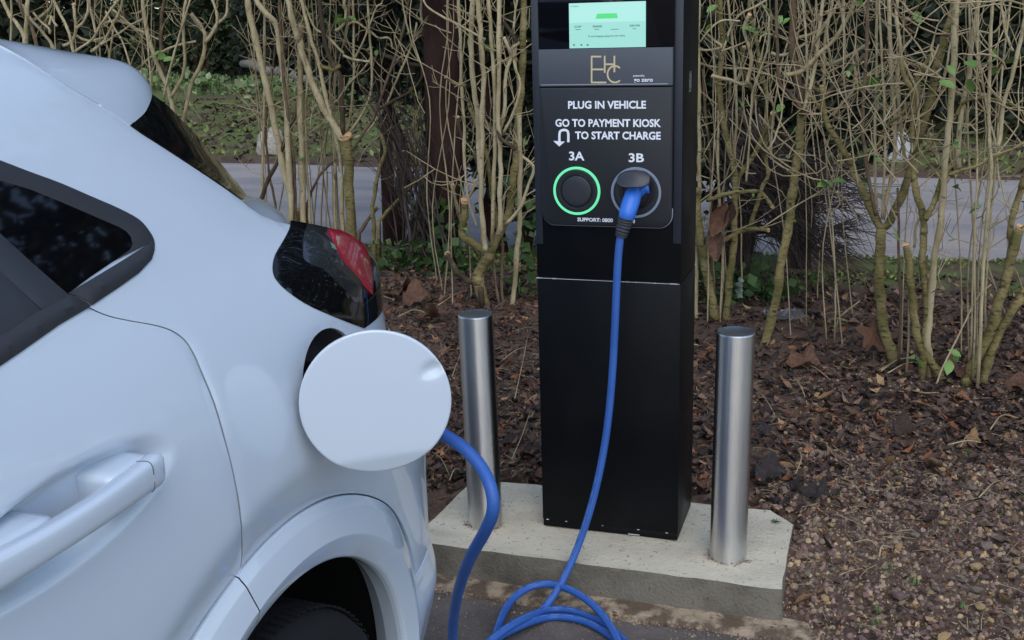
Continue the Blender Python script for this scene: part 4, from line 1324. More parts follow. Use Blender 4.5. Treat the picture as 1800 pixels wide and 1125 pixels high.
m_cut = MAT('fresh_cut_wood', (0.46, 0.32, 0.19), 0.8, spec=0.2, vary=(120, (0.33, 0.21, 0.12), 0.45, 0.65))
m_leaf_g = MAT('green_leaf', (0.10, 0.205, 0.045), 0.45, spec=0.4, vary=(40, (0.09, 0.19, 0.035), 0.4, 0.7), sheen=0.1)
m_twig = MAT('pale_twigs', (0.31, 0.275, 0.185), 0.9, spec=0.15, vary=(9, (0.17, 0.145, 0.09), 0.4, 0.66))
BARK = {'p': m_bark_pale, 'o': m_bark_olive, 'b': m_bark_brown, 'd': m_bark_dark}

def leaf_mesh(name, mat, L=1.0, W=0.5, fold=0.12, curl=0.15):
    V = [(0, 0, 0), (-0.30*W, 0.18*L, fold*0.6), (0.30*W, 0.18*L, fold*0.6), (-0.5*W, 0.45*L, fold), (0.5*W, 0.45*L, fold), (-0.36*W, 0.75*L, fold*0.7-curl*0.4), (0.36*W, 0.75*L, fold*0.7-curl*0.4), (0, L, -curl),
         (0, 0.18*L, 0), (0, 0.45*L, 0.0), (0, 0.75*L, -curl*0.4)]
    F = [(0, 8, 1), (0, 2, 8), (1, 8, 9, 3), (8, 2, 4, 9), (3, 9, 10, 5), (9, 4, 6, 10), (5, 10, 7), (10, 6, 7)]
    me = bpy.data.meshes.new(name)
    me.from_pydata(V, [], F); me.update()
    me.polygons.foreach_set('use_smooth', [True]*len(me.polygons))
    me.materials.append(mat)
    return me
ME_LEAF = [leaf_mesh('green_leaf', m_leaf_g, 1.0, w, f, c) for w, f, c in ((0.55, 0.10, 0.12), (0.62, 0.05, 0.22), (0.48, 0.14, 0.02))]

# key: label, y of the base, stems
#  stem = (bark, r0_px, r1_px, [(x, y), ...], flags)   c = sawn end
SHRUBS = {}
def shrub(key, y, label, stems): SHRUBS[key] = (y, label, stems)
shrub('r_fork', 4.52, 'mossy shrub whose sawn trunk forks low above the big brown leaf', [
 ('o', 11, 9.5, [(1574, 655), (1572, 638), (1556, 590), (1549, 545), (1547, 500), (1547, 442), (1548, 403)], ''),
 ('o', 8, 6, [(1548, 405), (1533, 378), (1515, 332), (1500, 298), (1488, 276)], 'c'),
 ('o', 6, 5, [(1497, 292), (1467, 240), (1449, 203), (1443, 171), (1441, 150)], ''),
 ('b', 5, 4, [(1444, 175), (1460, 158), (1480, 138), (1499, 118), (1520, 95)], ''),
 ('o', 8, 8, [(1548, 405), (1562, 389), (1583, 346), (1598, 307), (1608, 267), (1616, 239)], ''),
 ('o', 9, 7.5, [(1612, 250), (1634, 176), (1648, 114), (1665, 57), (1681, -5), (1694, -60)], ''),
 ('b', 4, 3.2, [(1540, 380), (1526, 318), (1518, 250), (1517, 199), (1522, 114), (1528, 0), (1531, -60)], ''),
 ('p', 2.7, 2.4, [(1543, 378), (1538, 318), (1540, 170), (1541, 0), (1543, -70)], ''),
 ('p', 2.7, 2.2, [(1550, 380), (1555, 313), (1554, 171), (1547, 57), (1546, -40)], ''),
 ('p', 4.2, 3.6, [(1553, 385), (1568, 313), (1574, 227), (1565, 114), (1564, 0), (1562, -70)], ''),
 ('p', 3.8, 3.2, [(1594, 300), (1585, 227), (1576, 150), (1582, 85), (1576, 28), (1580, -30)], ''),
 ('p', 3, 2.4, [(1603, 268), (1614, 232), (1610, 160), (1598, 128), (1585, 95), (1600, 70), (1602, 66)], ''),
 ('o', 5, 4.6, [(1602, 250), (1603, 236), (1606, 180), (1605, 160), (1590, 138), (1583, 100)], ''),
 ('o', 5.2, 4.8, [(1613, 222), (1612, 142), (1622, 117), (1643, 93)], 'c'),
 ('p', 1.6, 1.3, [(1509, 330), (1498, 260), (1490, 190), (1483, 130), (1484, 0), (1483, -40)], ''),
 ('o', 3.5, 3, [(1541, 262), (1560, 220), (1585, 200), (1608, 176)], ''),
])
shrub('r_stub', 4.36, 'shrub with a sawn stump and a tall pale pole beside the forked trunk', [
 ('o', 9, 6.5, [(1668, 690), (1661, 677), (1640, 638), (1615, 602), (1606, 560), (1603, 520), (1601, 478), (1596, 432)], 'c'),
 ('p', 7, 5.5, [(1634, 622), (1629, 602), (1633, 549), (1643, 460), (1654, 389), (1658, 321), (1667, 227), (1676, 114), (1677, 43), (1683, -30)], ''),
 ('o', 7.5, 6.5, [(1628, 600), (1629, 527), (1622, 460), (1626, 407), (1622, 378), (1611, 335), (1607, 290)], ''),
 ('o', 6, 5, [(1624, 385), (1636, 368), (1650, 336), (1660, 308), (1672, 290)], ''),
 ('p', 3, 2, [(1606, 435), (1612, 392), (1640, 360), (1655, 330), (1668, 316), (1664, 300)], ''),
 ('b', 3, 2.4, [(1580, 618), (1583, 540), (1580, 440), (1579, 380), (1577, 330)], ''),
 ('p', 2.4, 2, [(1596, 616), (1598, 540), (1601, 470)], ''),
])
shrub('r_edge', 4.34, 'leaning greenish shrub stems beside a cluster of thin pale rods', [
 ('o', 11, 8.5, [(1700, 668), (1707, 655), (1743, 577), (1764, 502), (1779, 453), (1797, 398)], 'c'),
 ('o', 6.5, 6, [(1774, 470), (1775, 442), (1776, 400), (1789, 346), (1803, 305), (1820, 230)], ''),
 ('o', 8.5, 8, [(1715, 700), (1722, 684), (1750, 602), (1775, 552), (1802, 510), (1840, 450)], ''),
 ('p', 2.2, 1.8, [(1707, 640), (1709, 513), (1711, 407), (1704, 300), (1700, 200), (1705, 60), (1700, -50)], ''),
 ('p', 2.0, 1.6, [(1713, 640), (1714, 407), (1718, 300), (1716, 180), (1720, 20)], ''),
 ('p', 3.6, 3.0, [(1722, 650), (1727, 478), (1734, 389), (1743, 300), (1739, 227), (1741, 85), (1745, 0), (1747, -60)], ''),
 ('p', 2.2, 2.0, [(1731, 640), (1734, 480), (1741, 389), (1748, 310), (1760, 150), (1773, 28), (1777, -30)], ''),
 ('p', 5.2, 4.2, [(1684, 300), (1690, 199), (1702, 128), (1713, 57), (1722, 0), (1730, -60)], ''),
 ('p', 4.2, 3.6, [(1754, 256), (1759, 233), (1767, 182), (1781, 128), (1793, 71), (1801, 30), (1815, -40)], ''),
 ('p', 2.2, 1.8, [(1756, 330), (1750, 256), (1739, 210), (1730, 165), (1719, 94), (1708, 28), (1703, -30)], ''),
 ('o', 3.4, 2.6, [(1628, 266), (1650, 236), (1676, 210), (1690, 185), (1707, 174), (1730, 172), (1750, 176), (1800, 190), (1840, 196)], ''),
 ('o', 3.6, 3.0, [(1668, 307), (1722, 287), (1770, 264), (1800, 250), (1850, 220)], ''),
 ('p', 2.2, 1.8, [(1648, 162), (1660, 135), (1665, 110), (1668, 88), (1679, 65), (1716, 55), (1747, 57), (1764, 31), (1779, 0), (1790, -30)], ''),
 ('p', 2.6, 2.0, [(1607, 130), (1618, 131), (1640, 131), (1655, 120)], ''),
 ('p', 2.0, 1.2, [(1640, 700), (1656, 650), (1680, 600), (1700, 560), (1720, 520), (1742, 500)], ''),
 ('p', 1.4, 1.2, [(1770, 560), (1745, 490), (1726, 436)], ''),
 ('p', 3.0, 2.2, [(1780, 90), (1768, 60), (1763, 30), (1755, -20)], ''),
])
shrub('r_lean', 4.66, 'slanting olive-barked pole behind the right bollard topped by many shoots', [
 ('o', 8.5, 8, [(1334, 640), (1338, 622), (1357, 552), (1373, 472), (1386, 392), (1395, 328), (1402, 280), (1406, 240), (1411, 197)], ''),
 ('b', 8, 6.5, [(1411, 200), (1408, 170), (1400, 133), (1393, 80), (1393, 0), (1395, -60)], ''),
 ('b', 4, 3, [(1410, 195), (1387, 163), (1373, 152), (1367, 107), (1365, 0), (1363, -50)], ''),
 ('p', 4.6, 3.6, [(1381, 133), (1402, 128), (1421, 112), (1443, 91), (1467, 69), (1483, 45), (1500, 10), (1512, -30)], ''),
 ('p', 4, 3, [(1424, 114), (1456, 115), (1478, 106), (1500, 93), (1530, 75)], ''),
 ('p', 4, 3.2, [(1413, 192), (1432, 125), (1440, 53), (1447, 0), (1450, -40)], ''),
 ('p', 3.6, 2.8, [(1447, 170), (1448, 133), (1451, 67), (1463, 0), (1468, -40)], ''),
 ('p', 2.6, 2.2, [(1413, 190), (1419, 128), (1416, 53), (1411, 0), (1409, -40)], ''),
 ('p', 2.6, 2.0, [(1486, 110), (1484, 60), (1481, 20), (1483, -30)], ''),
 ('p', 2.4, 1.8, [(1482, 45), (1478, 20), (1470, -20)], ''),
 ('o', 4, 3.5, [(1412, 165), (1425, 156), (1437, 158)], 'c'),
 ('o', 4, 3.4, [(1447, 200), (1436, 183), (1425, 168)], 'c'),
 ('p', 3.6, 2.8, [(1354, 92), (1368, 96), (1385, 94), (1405, 82), (1416, 75)], ''),
 ('b', 3, 2.2, [(1422, 100), (1432, 85), (1430, 75)], 'c'),
 ('p', 3.4, 2.4, [(1404, 67), (1424, 62), (1443, 50), (1458, 32), (1467, 18)], 'c'),
 ('p', 1.5, 1.2, [(1341, 400), (1392, 366), (1446, 334)], ''),
 ('p', 1.7, 1.3, [(1469, 560), (1468, 472), (1462, 386), (1456, 334), (1452, 280), (1446, 230), (1433, 215)], ''),
 ('p', 1.4, 1.0, [(1456, 334), (1480, 345), (1500, 372), (1510, 395)], ''),
])
shrub('r_post', 5.02, 'tangle of cut-back stems crowding the dark flank of the charger', [
 ('o', 9, 7, [(1260, 575), (1258, 562), (1248, 504), (1238, 453), (1232, 424), (1226, 376), (1227, 330)], ''),
 ('o', 7, 5, [(1272, 575), (1274, 562), (1283, 488), (1291, 424), (1293, 360), (1293, 312), (1289, 290), (1280, 253), (1269, 197), (1265, 149), (1268, 80), (1265, 0), (1266, -60)], ''),
 ('p', 4, 3.4, [(1227, 605), (1224, 536), (1224, 440), (1228, 330), (1229, 240), (1228, 160), (1227, 80), (1230, 0)], ''),
 ('p', 2.6, 2.2, [(1266, 560), (1271, 472), (1266, 380), (1262, 280), (1264, 200), (1266, 130)], ''),
 ('b', 3, 2.4, [(1262, 565), (1252, 470), (1250, 370), (1248, 280), (1240, 200), (1236, 120)], ''),
 ('o', 4.8, 4, [(1238, 448), (1264, 427), (1296, 408), (1318, 401), (1336, 402), (1350, 405)], 'c'),
 ('o', 4.2, 3.2, [(1318, 401), (1334, 350), (1341, 328), (1350, 309), (1346, 280), (1345, 240), (1348, 160), (1336, 120), (1328, 67), (1318, 20), (1320, -40)], ''),
 ('o', 4.2, 3.6, [(1242, 353), (1277, 341), (1310, 337), (1335, 337), (1345, 345), (1358, 363)], 'c'),
 ('p', 2.8, 2.2, [(1290, 340), (1292, 267), (1295, 187), (1288, 80), (1280, 0), (1278, -40)], ''),
 ('p', 2.2, 1.8, [(1312, 320), (1315, 283), (1320, 187), (1326, 150), (1348, 90), (1352, 30)], ''),
 ('o', 5, 4.6, [(1296, 318), (1307, 298), (1328, 267), (1344, 232), (1359, 199)], 'c'),
 ('p', 2.2, 1.6, [(1395, 252), (1365, 203), (1355, 165), (1350, 120)], ''),
 ('o', 4.2, 3.4, [(1330, 185), (1323, 160), (1309, 133), (1304, 107), (1307, 82)], 'c'),
 ('p', 4.2, 3.6, [(1315, 145), (1315, 139), (1321, 107), (1315, 75), (1307, 51), (1317, 26)], 'c'),
 ('p', 3.8, 3.4, [(1316, 148), (1300, 148), (1283, 141), (1253, 132)], 'c'),
 ('p', 3.2, 2.8, [(1284, 142), (1283, 160), (1282, 177)], 'c'),
 ('p', 2.6, 2.2, [(1226, 82), (1236, 88), (1255, 86), (1269, 82), (1255, 70), (1240, 58)], ''),
 ('p', 2.2, 1.6, [(1226, 110), (1255, 117), (1290, 120), (1335, 120), (1362, 108)], ''),
 ('p', 2.0, 1.6, [(1300, 36), (1268, 36), (1245, 55), (1230, 75)], ''),
 ('p', 2.6, 2.0, [(1347, 0), (1322, 14), (1300, 26), (1284, 50), (1268, 95)], ''),
 ('p', 2.0, 1.6, [(1355, 280), (1360, 200), (1375, 110), (1390, 60)], ''),
 ('o', 4.4, 3.6, [(1376, 620), (1418, 590), (1456, 565), (1478, 561), (1500, 574)], 'c'),
 ('p', 1.8, 1.2, [(1470, 562), (1490, 545), (1512, 528)], ''),
 ('o', 4, 3, [(1238, 585), (1250, 568), (1264, 560)], ''),
])
shrub('l_knee', 5.02, 'stout mossy shrub with crooked sawn limbs behind the left bollard', [
 ('o', 12, 10, [(859, 556), (856, 541), (845, 508), (840, 488), (850, 466), (862, 446)], ''),
 ('o', 8.5, 7, [(862, 446), (842, 434), (818, 418), (812, 404), (817, 378), (819, 352)], 'c'),
 ('o', 9, 5.5, [(862, 446), (874, 415), (890, 383), (898, 357), (903, 317), (907, 266), (914, 187), (917, 133), (921, 67), (922, 0), (921, -60)], ''),
 ('d', 6.5, 5.5, [(848, 505), (836, 498), (812, 488), (796, 469), (787, 444)], 'c'),
 ('p', 5.4, 4.4, [(852, 440), (850, 421), (846, 330), (847, 240), (849, 133), (846, 53), (841, 0), (838, -60)], ''),
 ('p', 5.4, 4.8, [(846, 330), (841, 240), (837, 187), (829, 107), (829, 53), (834, 0), (838, -50)], ''),
 ('o', 4.4, 3.8, [(871, 420), (873, 399), (866, 343), (856, 277), (842, 232), (828, 195), (822, 170)], ''),
 ('p', 4.2, 3.4, [(866, 420), (869, 299), (869, 187), (866, 107), (859, 0), (857, -50)], ''),
 ('p', 5.0, 4.2, [(874, 412), (880, 388), (879, 299), (877, 187), (878, 0), (877, -60)], ''),
 ('p', 4.0, 3.4, [(876, 240), (886, 187), (890, 130), (898, 101), (894, 85), (886, 68)], 'c'),
 ('p', 3.2, 2.6, [(896, 88), (905, 80), (922, 71)], 'c'),
 ('p', 5.4, 4.6, [(899, 552), (901, 530), (909, 437), (913, 378), (915, 300), (914, 200)], ''),
 ('p', 3.6, 2.8, [(890, 392), (914, 365), (933, 317), (938, 295), (930, 284), (917, 275)], ''),
 ('d', 4.4, 3.6, [(905, 264), (890, 250), (877, 237), (874, 211)], 'c'),
 ('p', 3.2, 2.6, [(885, 235), (903, 203), (914, 149), (906, 120), (902, 85)], ''),
 ('d', 4.0, 3.4, [(842, 300), (837, 283), (826, 258), (813, 240), (806, 222), (803, 207)], 'c'),
 ('p', 3.6, 3.0, [(816, 300), (815, 240), (812, 160), (810, 108), (806, 0), (803, -40)], ''),
 ('o', 4.2, 3.4, [(817, 400), (806, 372), (796, 326)], 'c'),
 ('p', 3.0, 2.6, [(820, 356), (833, 330), (836, 317)], 'c'),
 ('p', 2.4, 2.0, [(838, 400), (828, 368), (820, 330), (817, 290)], ''),
 ('o', 3.4, 2.6, [(820, 150), (800, 146), (783, 134)], 'c'),
 ('p', 2.6, 1.8, [(853, 70), (818, 50), (778, 29), (751, 12), (740, -10)], ''),
 ('p', 1.6, 1.2, [(888, 95), (862, 86), (853, 84)], ''),
 ('b', 3.4, 2.6, [(890, 560), (882, 500), (884, 440), (880, 400)], ''),
 ('b', 2.6, 2.2, [(878, 540), (870, 480), (866, 430)], ''),
 ('d', 4, 3, [(886, 40), (892, 50), (902, 63), (908, 82)], ''),
 ('p', 2.4, 2.0, [(902, 50), (906, 20), (914, -20)], ''),
])
shrub('l_stump', 6.02, 'dark-topped sawn stump sprouting a fan of curved pale rods', [
 ('o', 10.5, 9.5, [(618, 450), (617, 398), (615, 338), (611, 277), (607, 239)], 'c'),
 ('p', 8, 6.5, [(604, 248), (590, 222), (574, 199), (550, 153), (534, 103), (526, 66)], ''),
 ('p', 6.5, 5, [(526, 70), (512, 30), (506, -10), (500, -60)], ''),
 ('p', 2.8, 2.2, [(610, 238), (638, 199), (653, 153), (651, 71), (646, 0), (645, -50)], ''),
 ('p', 2.8, 2.0, [(613, 246), (649, 228), (681, 178), (709, 114), (725, 76), (733, 40)], ''),
 ('b', 3.2, 2.6, [(620, 264), (642, 228), (660, 199), (692, 107), (713, 35), (722, -20)], ''),
 ('p', 2.8, 2.2, [(608, 232), (617, 195), (622, 107), (620, 0), (619, -50)], ''),
 ('d', 5.5, 4, [(603, 240), (599, 142), (580, 100), (565, 36), (560, -30)], ''),
 ('p', 4.4, 3.4, [(603, 400), (600, 330), (596, 270), (575, 180), (560, 110), (545, 60), (530, 0)], ''),
 ('p', 2.2, 1.8, [(604, 236), (602, 180), (612, 150), (640, 120), (655, 95)], ''),
 ('p', 2.6, 2.2, [(604, 98), (625, 106), (650, 108)], ''),
 ('o', 4.2, 3.4, [(598, 116), (585, 122), (570, 118), (562, 112)], 'c'),
 ('p', 2.6, 2.0, [(604, 95), (588, 78), (570, 60), (552, 48), (536, 10)], ''),
 ('p', 3.2, 2.8, [(592, 55), (605, 42), (609, 22), (606, 5), (610, -30)], ''),
 ('p', 2.2, 1.8, [(608, 60), (612, 45), (625, 39), (645, 50), (665, 66), (684, 67), (690, 86)], ''),
 ('p', 2.0, 1.6, [(620, 110), (640, 70), (655, 30), (662, 12), (672, 6)], ''),
 ('o', 4.4, 3.6, [(660, 460), (657, 398), (656, 355), (667, 295), (677, 266), (672, 235)], ''),
 ('o', 4.0, 3.0, [(662, 394), (680, 372), (706, 348), (728, 318), (733, 309), (731, 250), (730, 199)], ''),
 ('b', 4.0, 3.2, [(626, 415), (645, 390), (665, 365)], 'c'),
 ('d', 4.2, 3.6, [(673, 95), (703, 109), (743, 116), (789, 111)], 'c'),
 ('p', 3.2, 2.6, [(764, 110), (754, 85), (743, 45), (741, 10), (745, -30)], ''),
 ('p', 1.8, 1.4, [(740, 112), (722, 70), (710, 20), (704, -20)], ''),
 ('p', 1.8, 1.4, [(788, 108), (776, 75), (763, 35), (752, 0)], ''),
 ('d', 3.4, 2.8, [(742, 118), (740, 140), (725, 158), (690, 178), (672, 190)], ''),
])
shrub('l_poles', 6.10, 'cluster of straight pale poles with one broad sawn face by the tail lamp', [
 ('p', 7, 6, [(518, 420), (514, 373), (493, 266), (475, 180), (462, 120), (445, 50), (434, 0), (428, -40)], ''),
 ('p', 6.5, 5.5, [(536, 430), (533, 384), (530, 284), (528, 178), (527, 100), (530, 40)], ''),
 ('p', 6, 5, [(512, 420), (510, 320), (503, 178), (493, 89), (486, 46), (464, 21), (448, -4), (440, -40)], ''),
 ('p', 2.8, 2.4, [(459, 390), (461, 338), (464, 178), (465, 0), (465, -60)], ''),
 ('b', 2.6, 2.2, [(487, 380), (480, 340), (472, 295), (468, 220), (480, 120), (485, 60)], ''),
 ('d', 4.4, 3.6, [(458, 352), (471, 320), (496, 263), (515, 210), (527, 170)], ''),
 ('b', 3.6, 3, [(520, 400), (517, 300), (505, 200), (497, 100), (492, 30), (490, -40)], ''),
 ('p', 3, 2.6, [(545, 400), (540, 300), (536, 200), (540, 150), (545, 100), (540, 40)], ''),
 ('o', 9, 8.5, [(530, 440), (526, 405), (521, 372)], 'c'),
 ('b', 3.4, 3.0, [(517, 400), (515, 360), (513, 332)], 'c'),
 ('b', 3, 2.4, [(536, 372), (548, 338), (565, 305), (588, 282)], ''),
 ('b', 3, 2.4, [(490, 110), (505, 80), (515, 60), (520, 20)], ''),
 ('p', 2.4, 2.0, [(590, 420), (588, 340), (590, 285)], ''),
])
shrub('l_roof', 6.4, 'many-branched leafless shrub standing behind the car roof', [
 ('p', 5, 4, [(312, 260), (305, 194), (300, 171), (282, 124), (264, 78), (253, 32), (250, -20)], ''),
 ('p', 4.2, 3.6, [(318, 250), (323, 213), (335, 153), (356, 103), (361, 62), (350, 42), (335, 25)], ''),
 ('p', 3.2, 2.4, [(358, 78), (380, 45), (396, 30), (400, 10), (398, -20)], ''),
 ('p', 3.4, 2.6, [(362, 75), (378, 50), (382, 25), (374, 0)], ''),
 ('p', 3.6, 2.8, [(300, 171), (318, 140), (325, 100), (322, 40), (327, 0)], ''),
 ('b', 4, 3.2, [(290, 150), (283, 90), (285, 20), (290, -20)], ''),
 ('p', 2.4, 1.8, [(286, 172), (300, 120), (316, 60), (334, 0)], ''),
 ('p', 2.4, 2.0, [(250, 116), (262, 103), (290, 88), (318, 78), (345, 72)], ''),
 ('p', 4.6, 3.6, [(48, 100), (43, 66), (30, 42), (16, 24), (0, -10)], ''),
 ('p', 5, 4.2, [(45, 100), (45, 66), (47, 30), (49, -20)], ''),
 ('b', 4, 3.4, [(68, 110), (64, 77), (53, 43), (36, 12), (30, -20)], ''),
 ('p', 3.6, 3.0, [(100, 110), (93, 83), (77, 59), (50, 28), (38, 8)], ''),
 ('p', 2.4, 2.0, [(21, 90), (20, 40), (19, -20)], ''),
 ('p', 3.2, 2.6, [(130, 100), (122, 60), (108, 30), (94, 0), (88, -20)], ''),
 ('p', 3.4, 3.0, [(112, 82), (128, 72), (134, 50), (132, 30), (130, 8)], 'c'),
 ('p', 2.6, 2.2, [(134, 52), (148, 35), (155, 10), (150, -15)], ''),
 ('p', 2.8, 2.2, [(170, 62), (164, 40), (158, 8), (160, -20)], ''),
 ('p', 2.6, 2.2, [(130, 92), (160, 70), (172, 50), (190, 25), (208, 0)], ''),
 ('p', 2.6, 2.2, [(88, 60), (86, 50), (70, 36), (58, 22)], ''),
 ('p', 2.6, 2.2, [(85, 45), (90, 30), (84, 30)], 'c'),
 ('p', 2.6, 2.2, [(100, 47), (94, 38), (92, 30)], 'c'),
 ('p', 2.4, 2.0, [(60, 35), (78, 26), (90, 12), (92, -10)], ''),
 ('p', 2.6, 2.0, [(135, 62), (150, 70), (168, 70), (190, 63)], ''),
 ('p', 2.6, 2.2, [(172, 52), (190, 38), (215, 38), (235, 50), (258, 60)], ''),
 ('p', 3.0, 2.2, [(160, 90), (180, 75), (195, 50), (210, 20), (218, -15)], ''),
 ('p', 2.0, 1.6, [(192, 105), (196, 78), (200, 52)], ''),
 ('p', 2.0, 1.6, [(230, 118), (216, 75), (202, 50), (185, 20)], ''),
 ('b', 3, 2.4, [(245, 130), (243, 122), (262, 105), (270, 95)], ''),
 ('p', 1.8, 1.4, [(265, 160), (263, 120), (258, 60)], ''),
 ('p', 2.4, 1.8, [(195, 15), (225, 40), (250, 55), (280, 70)], ''),
 ('p', 2.2, 1.6, [(175, 80), (200, 66), (230, 45), (255, 30)], ''),
])

def stem_geo(pxs, y0, r0, r1, rs):
    """pixel polyline -> wobbling tapered path in the shrub's own depth"""
    n = len(pxs)
    ylean = rs.uniform(-0.05, 0.05)
    yb = y0+rs.uniform(-0.10, 0.10)*(0 if r0 > 7 else 1)
    P = []
    for i, (x, y) in enumerate(pxs):
        P.append(at_y(x, y, yb+ylean*i/max(1, n-1)+rs.uniform(-0.015, 0.015)))
    dep = (P[0]-CAM).dot(_fw)
    C = [Vector(c) for c in catmull(P, 5 if n > 2 else 8)]
    rad = []
    ph = rs.uniform(0, 10)
    for i, c in enumerate(C):
        t = i/(len(C)-1)
        r = 0.86*(r0+(r1-r0)*t)*dep/FPX
        k = mnoise.noise(Vector((c.x*16+ph, c.y*16, c.z*16)))
        r *= 1+0.13*k
        if (i+int(ph)) % 5 == 0: r *= 1.0+rs.uniform(0.08, 0.26)
        rad.append(r)
        j = mnoise.noise_vector(Vector((c.x*6+ph, c.y*6, c.z*6)))
        j2 = mnoise.noise_vector(Vector((c.x*19+ph, c.y*19, c.z*19)))
        C[i] = c+j*min(0.008, r*0.7)+j2*min(0.006, r*0.5)
    return C, rad
def put_leaf(parent, p, size, rs, me=None):
    o = bpy.data.objects.new('leaf', rs.choice(me or ME_LEAF))
    o.location = p-parent.location
    o.rotation_euler = (rs.uniform(-1.0, 1.0), rs.uniform(-0.8, 0.8), rs.uniform(0, 6.28))
    o.scale = (size, size, size)
    return link(o, parent)
def bm_tubes(lst, n):
    V, F = [], []
    for path, rad in lst:
        v, f = tube_geo(path, rad, n, cap=False)
        b = len(V); V += v; F += [tuple(i+b for i in q) for q in f]
    return V, F
SHRUB_OBJ = {}
hs = random.Random(21)
for key, (yb, label, stems) in SHRUBS.items():
    px0 = stems[0][3][0]
    g0 = at_y(px0[0], px0[1], yb)
    base = Vector((g0.x, yb, soil_h(g0.x, yb)))
    root = thing('shrub', label, 'shrub', base, group='cut-back shrubs of the hedge')
    SHRUB_OBJ[key] = root
    twigs = []
    tips = []
    for (bk, r0, r1, pxs, fl) in stems:
        C, rad = stem_geo(pxs, yb, r0, r1, hs)
        if C[0].z < 0.35:          # stands in the soil
            C[0].z = min(C[0].z, soil_h(C[0].x, C[0].y)-0.02)
        L = [c-base for c in C]
        st = tube('stem', L, rad, BARK[bk], root, 10 if r0 > 4 else 7)
        if 'c' in fl:
            d = (C[-1]-C[-2]).normalized()
            # saw cut turned a little towards the open side
            tip = C[-1]-base
            nrm = (d+Vector((hs.uniform(-0.3, 0.3), -0.75, 0.25))).normalized()
            t1 = nrm.orthogonal().normalized(); t2 = nrm.cross(t1)
            rr = rad[-1]*1.18
            V = [tip+nrm*0.004]+[tip+nrm*0.003+(t1*math.cos(a)+t2*math.sin(a))*rr*hs.uniform(0.9, 1.05) for a in [2*math.pi*k/12 for k in range(12)]]
            V += [v-nrm*0.012 for v in V[1:]]
            F = [(0, 1+k, 1+(k+1) % 12) for k in range(12)]+[(1+k, 13+k, 13+(k+1) % 12, 1+(k+1) % 12) for k in range(12)]
            mesh_obj('sawn_end', V, F, m_cut, st, flat=True)
        # side twigs
        ln = sum((C[i+1]-C[i]).length for i in range(len(C)-1))
        for k in range(int(ln*(6.5 if r0 < 4.5 else 4.5)+hs.random())):
            i = hs.randrange(max(1, len(L)//4), len(L))
            if C[i].z < 0.45: continue
            dirn = (L[i]-L[i-1]).normalized() if i else Vector((0, 0, 1))
            side = Vector((hs.gauss(0, 1), hs.gauss(0, 0.6), hs.uniform(-0.3, 0.8))).normalized()
            d = (dirn*hs.uniform(0.2, 0.9)+side).normalized()
            tl = hs.uniform(0.06, 0.42)
            p = L[i].copy(); path = [p.copy()]
            for s_ in range(5):
                d = (d+Vector((hs.gauss(0, 0.30), hs.gauss(0, 0.25), hs.gauss(0.14, 0.24)))).normalized()
                p = p+d*tl/5; path.append(p.copy())
            rr = hs.uniform(0.0014, 0.0036)
            twigs.append((path, [rr*(1-0.5*q/5) for q in range(6)]))
            tips.append(path[-1])
            if hs.random() < 0.6:
                d2 = (d+Vector((hs.gauss(0, 0.8), hs.gauss(0, 0.5), hs.gauss(0.1, 0.6)))).normalized()
                twigs.append(([path[3], path[3]+d2*tl*0.25, path[3]+d2*tl*0.45+Vector((0, 0, 0.01))], [rr*0.7, rr*0.6, rr*0.5]))
    # extra slim rods rising through the shrub
    xs_ = [p[0] for s_ in stems for p in s_[3]]
    for k in range({'r_fork': 2, 'r_stub': 1, 'r_edge': 3, 'r_lean': 2, 'r_post': 10}.get(key, 8)):
        x = hs.uniform(min(xs_), max(xs_)); w = hs.gauss(0, 30)
        yb2 = yb+hs.uniform(-0.05, 0.50)
        if 925 < x < 1235 or 925 < x+w < 1232: continue
        g_ = at_y(x, 400, yb2)
        y_px = to_px((g_.x, yb2, soil_h(g_.x, yb2)-0.02))[1]
        C, rad = stem_geo([(x, y_px), (x+w*0.3+hs.gauss(0, 8), y_px*0.7), (x+w*0.7+hs.gauss(0, 10), y_px*0.35), (x+w+hs.gauss(0, 6), y_px*0.1), (x+w*1.1, -40)], yb2, hs.uniform(1.1, 1.8), hs.uniform(0.6, 1.1), hs)
        twigs.append(([c-base for c in C], rad))
    # wiry crossing twigs that knit the shrub together
    x0_, x1_ = min(xs_)-10, max(xs_)+10
    for k in range(int((x1_-x0_)/ (10.0 if key != 'l_roof' else 13.0))):
        xa = hs.uniform(x0_, x1_); ya = hs.uniform(-30, 330)
        if 915 < xa < 1240: continue
        p = at_y(xa, ya, yb+hs.uniform(-0.18, 0.35))-base
        if p.z+base.z < 0.75: continue
        d = Vector((hs.gauss(0, 1), hs.gauss(0, 0.35), hs.gauss(0.35, 0.6))).normalized()
        tl = hs.uniform(0.15, 0.55); path = [p.copy()]
        bend = Vector((hs.gauss(0, 0.16), hs.gauss(0, 0.08), hs.gauss(0.08, 0.10)))
        for s_ in range(8):
            d = (d+bend+Vector((hs.gauss(0, 0.16), hs.gauss(0, 0.1), hs.gauss(0, 0.14)))).normalized()
            p = p+d*tl/8; path.append(p.copy())
        if any(915 < to_px(q+base)[0] < 1238 for q in path): continue
        rr = hs.uniform(0.0018, 0.0042)
        twigs.append((path, [rr*(1-0.06*q) for q in range(9)]))
        for q in range(hs.randrange(1, 4)):
            i = hs.randrange(2, 8)
            d2 = (path[i]-path[i-1]).normalized()+Vector((hs.gauss(0, 0.7), hs.gauss(0, 0.4), hs.gauss(0.1, 0.6)))
            d2.normalize(); l2 = tl*hs.uniform(0.15, 0.4)
            twigs.append(([path[i], path[i]+d2*l2*0.5+Vector((hs.gauss(0, 0.006), 0, 0.004)), path[i]+d2*l2+Vector((0, 0, 0.015))], [rr*0.65, rr*0.55, rr*0.42]))
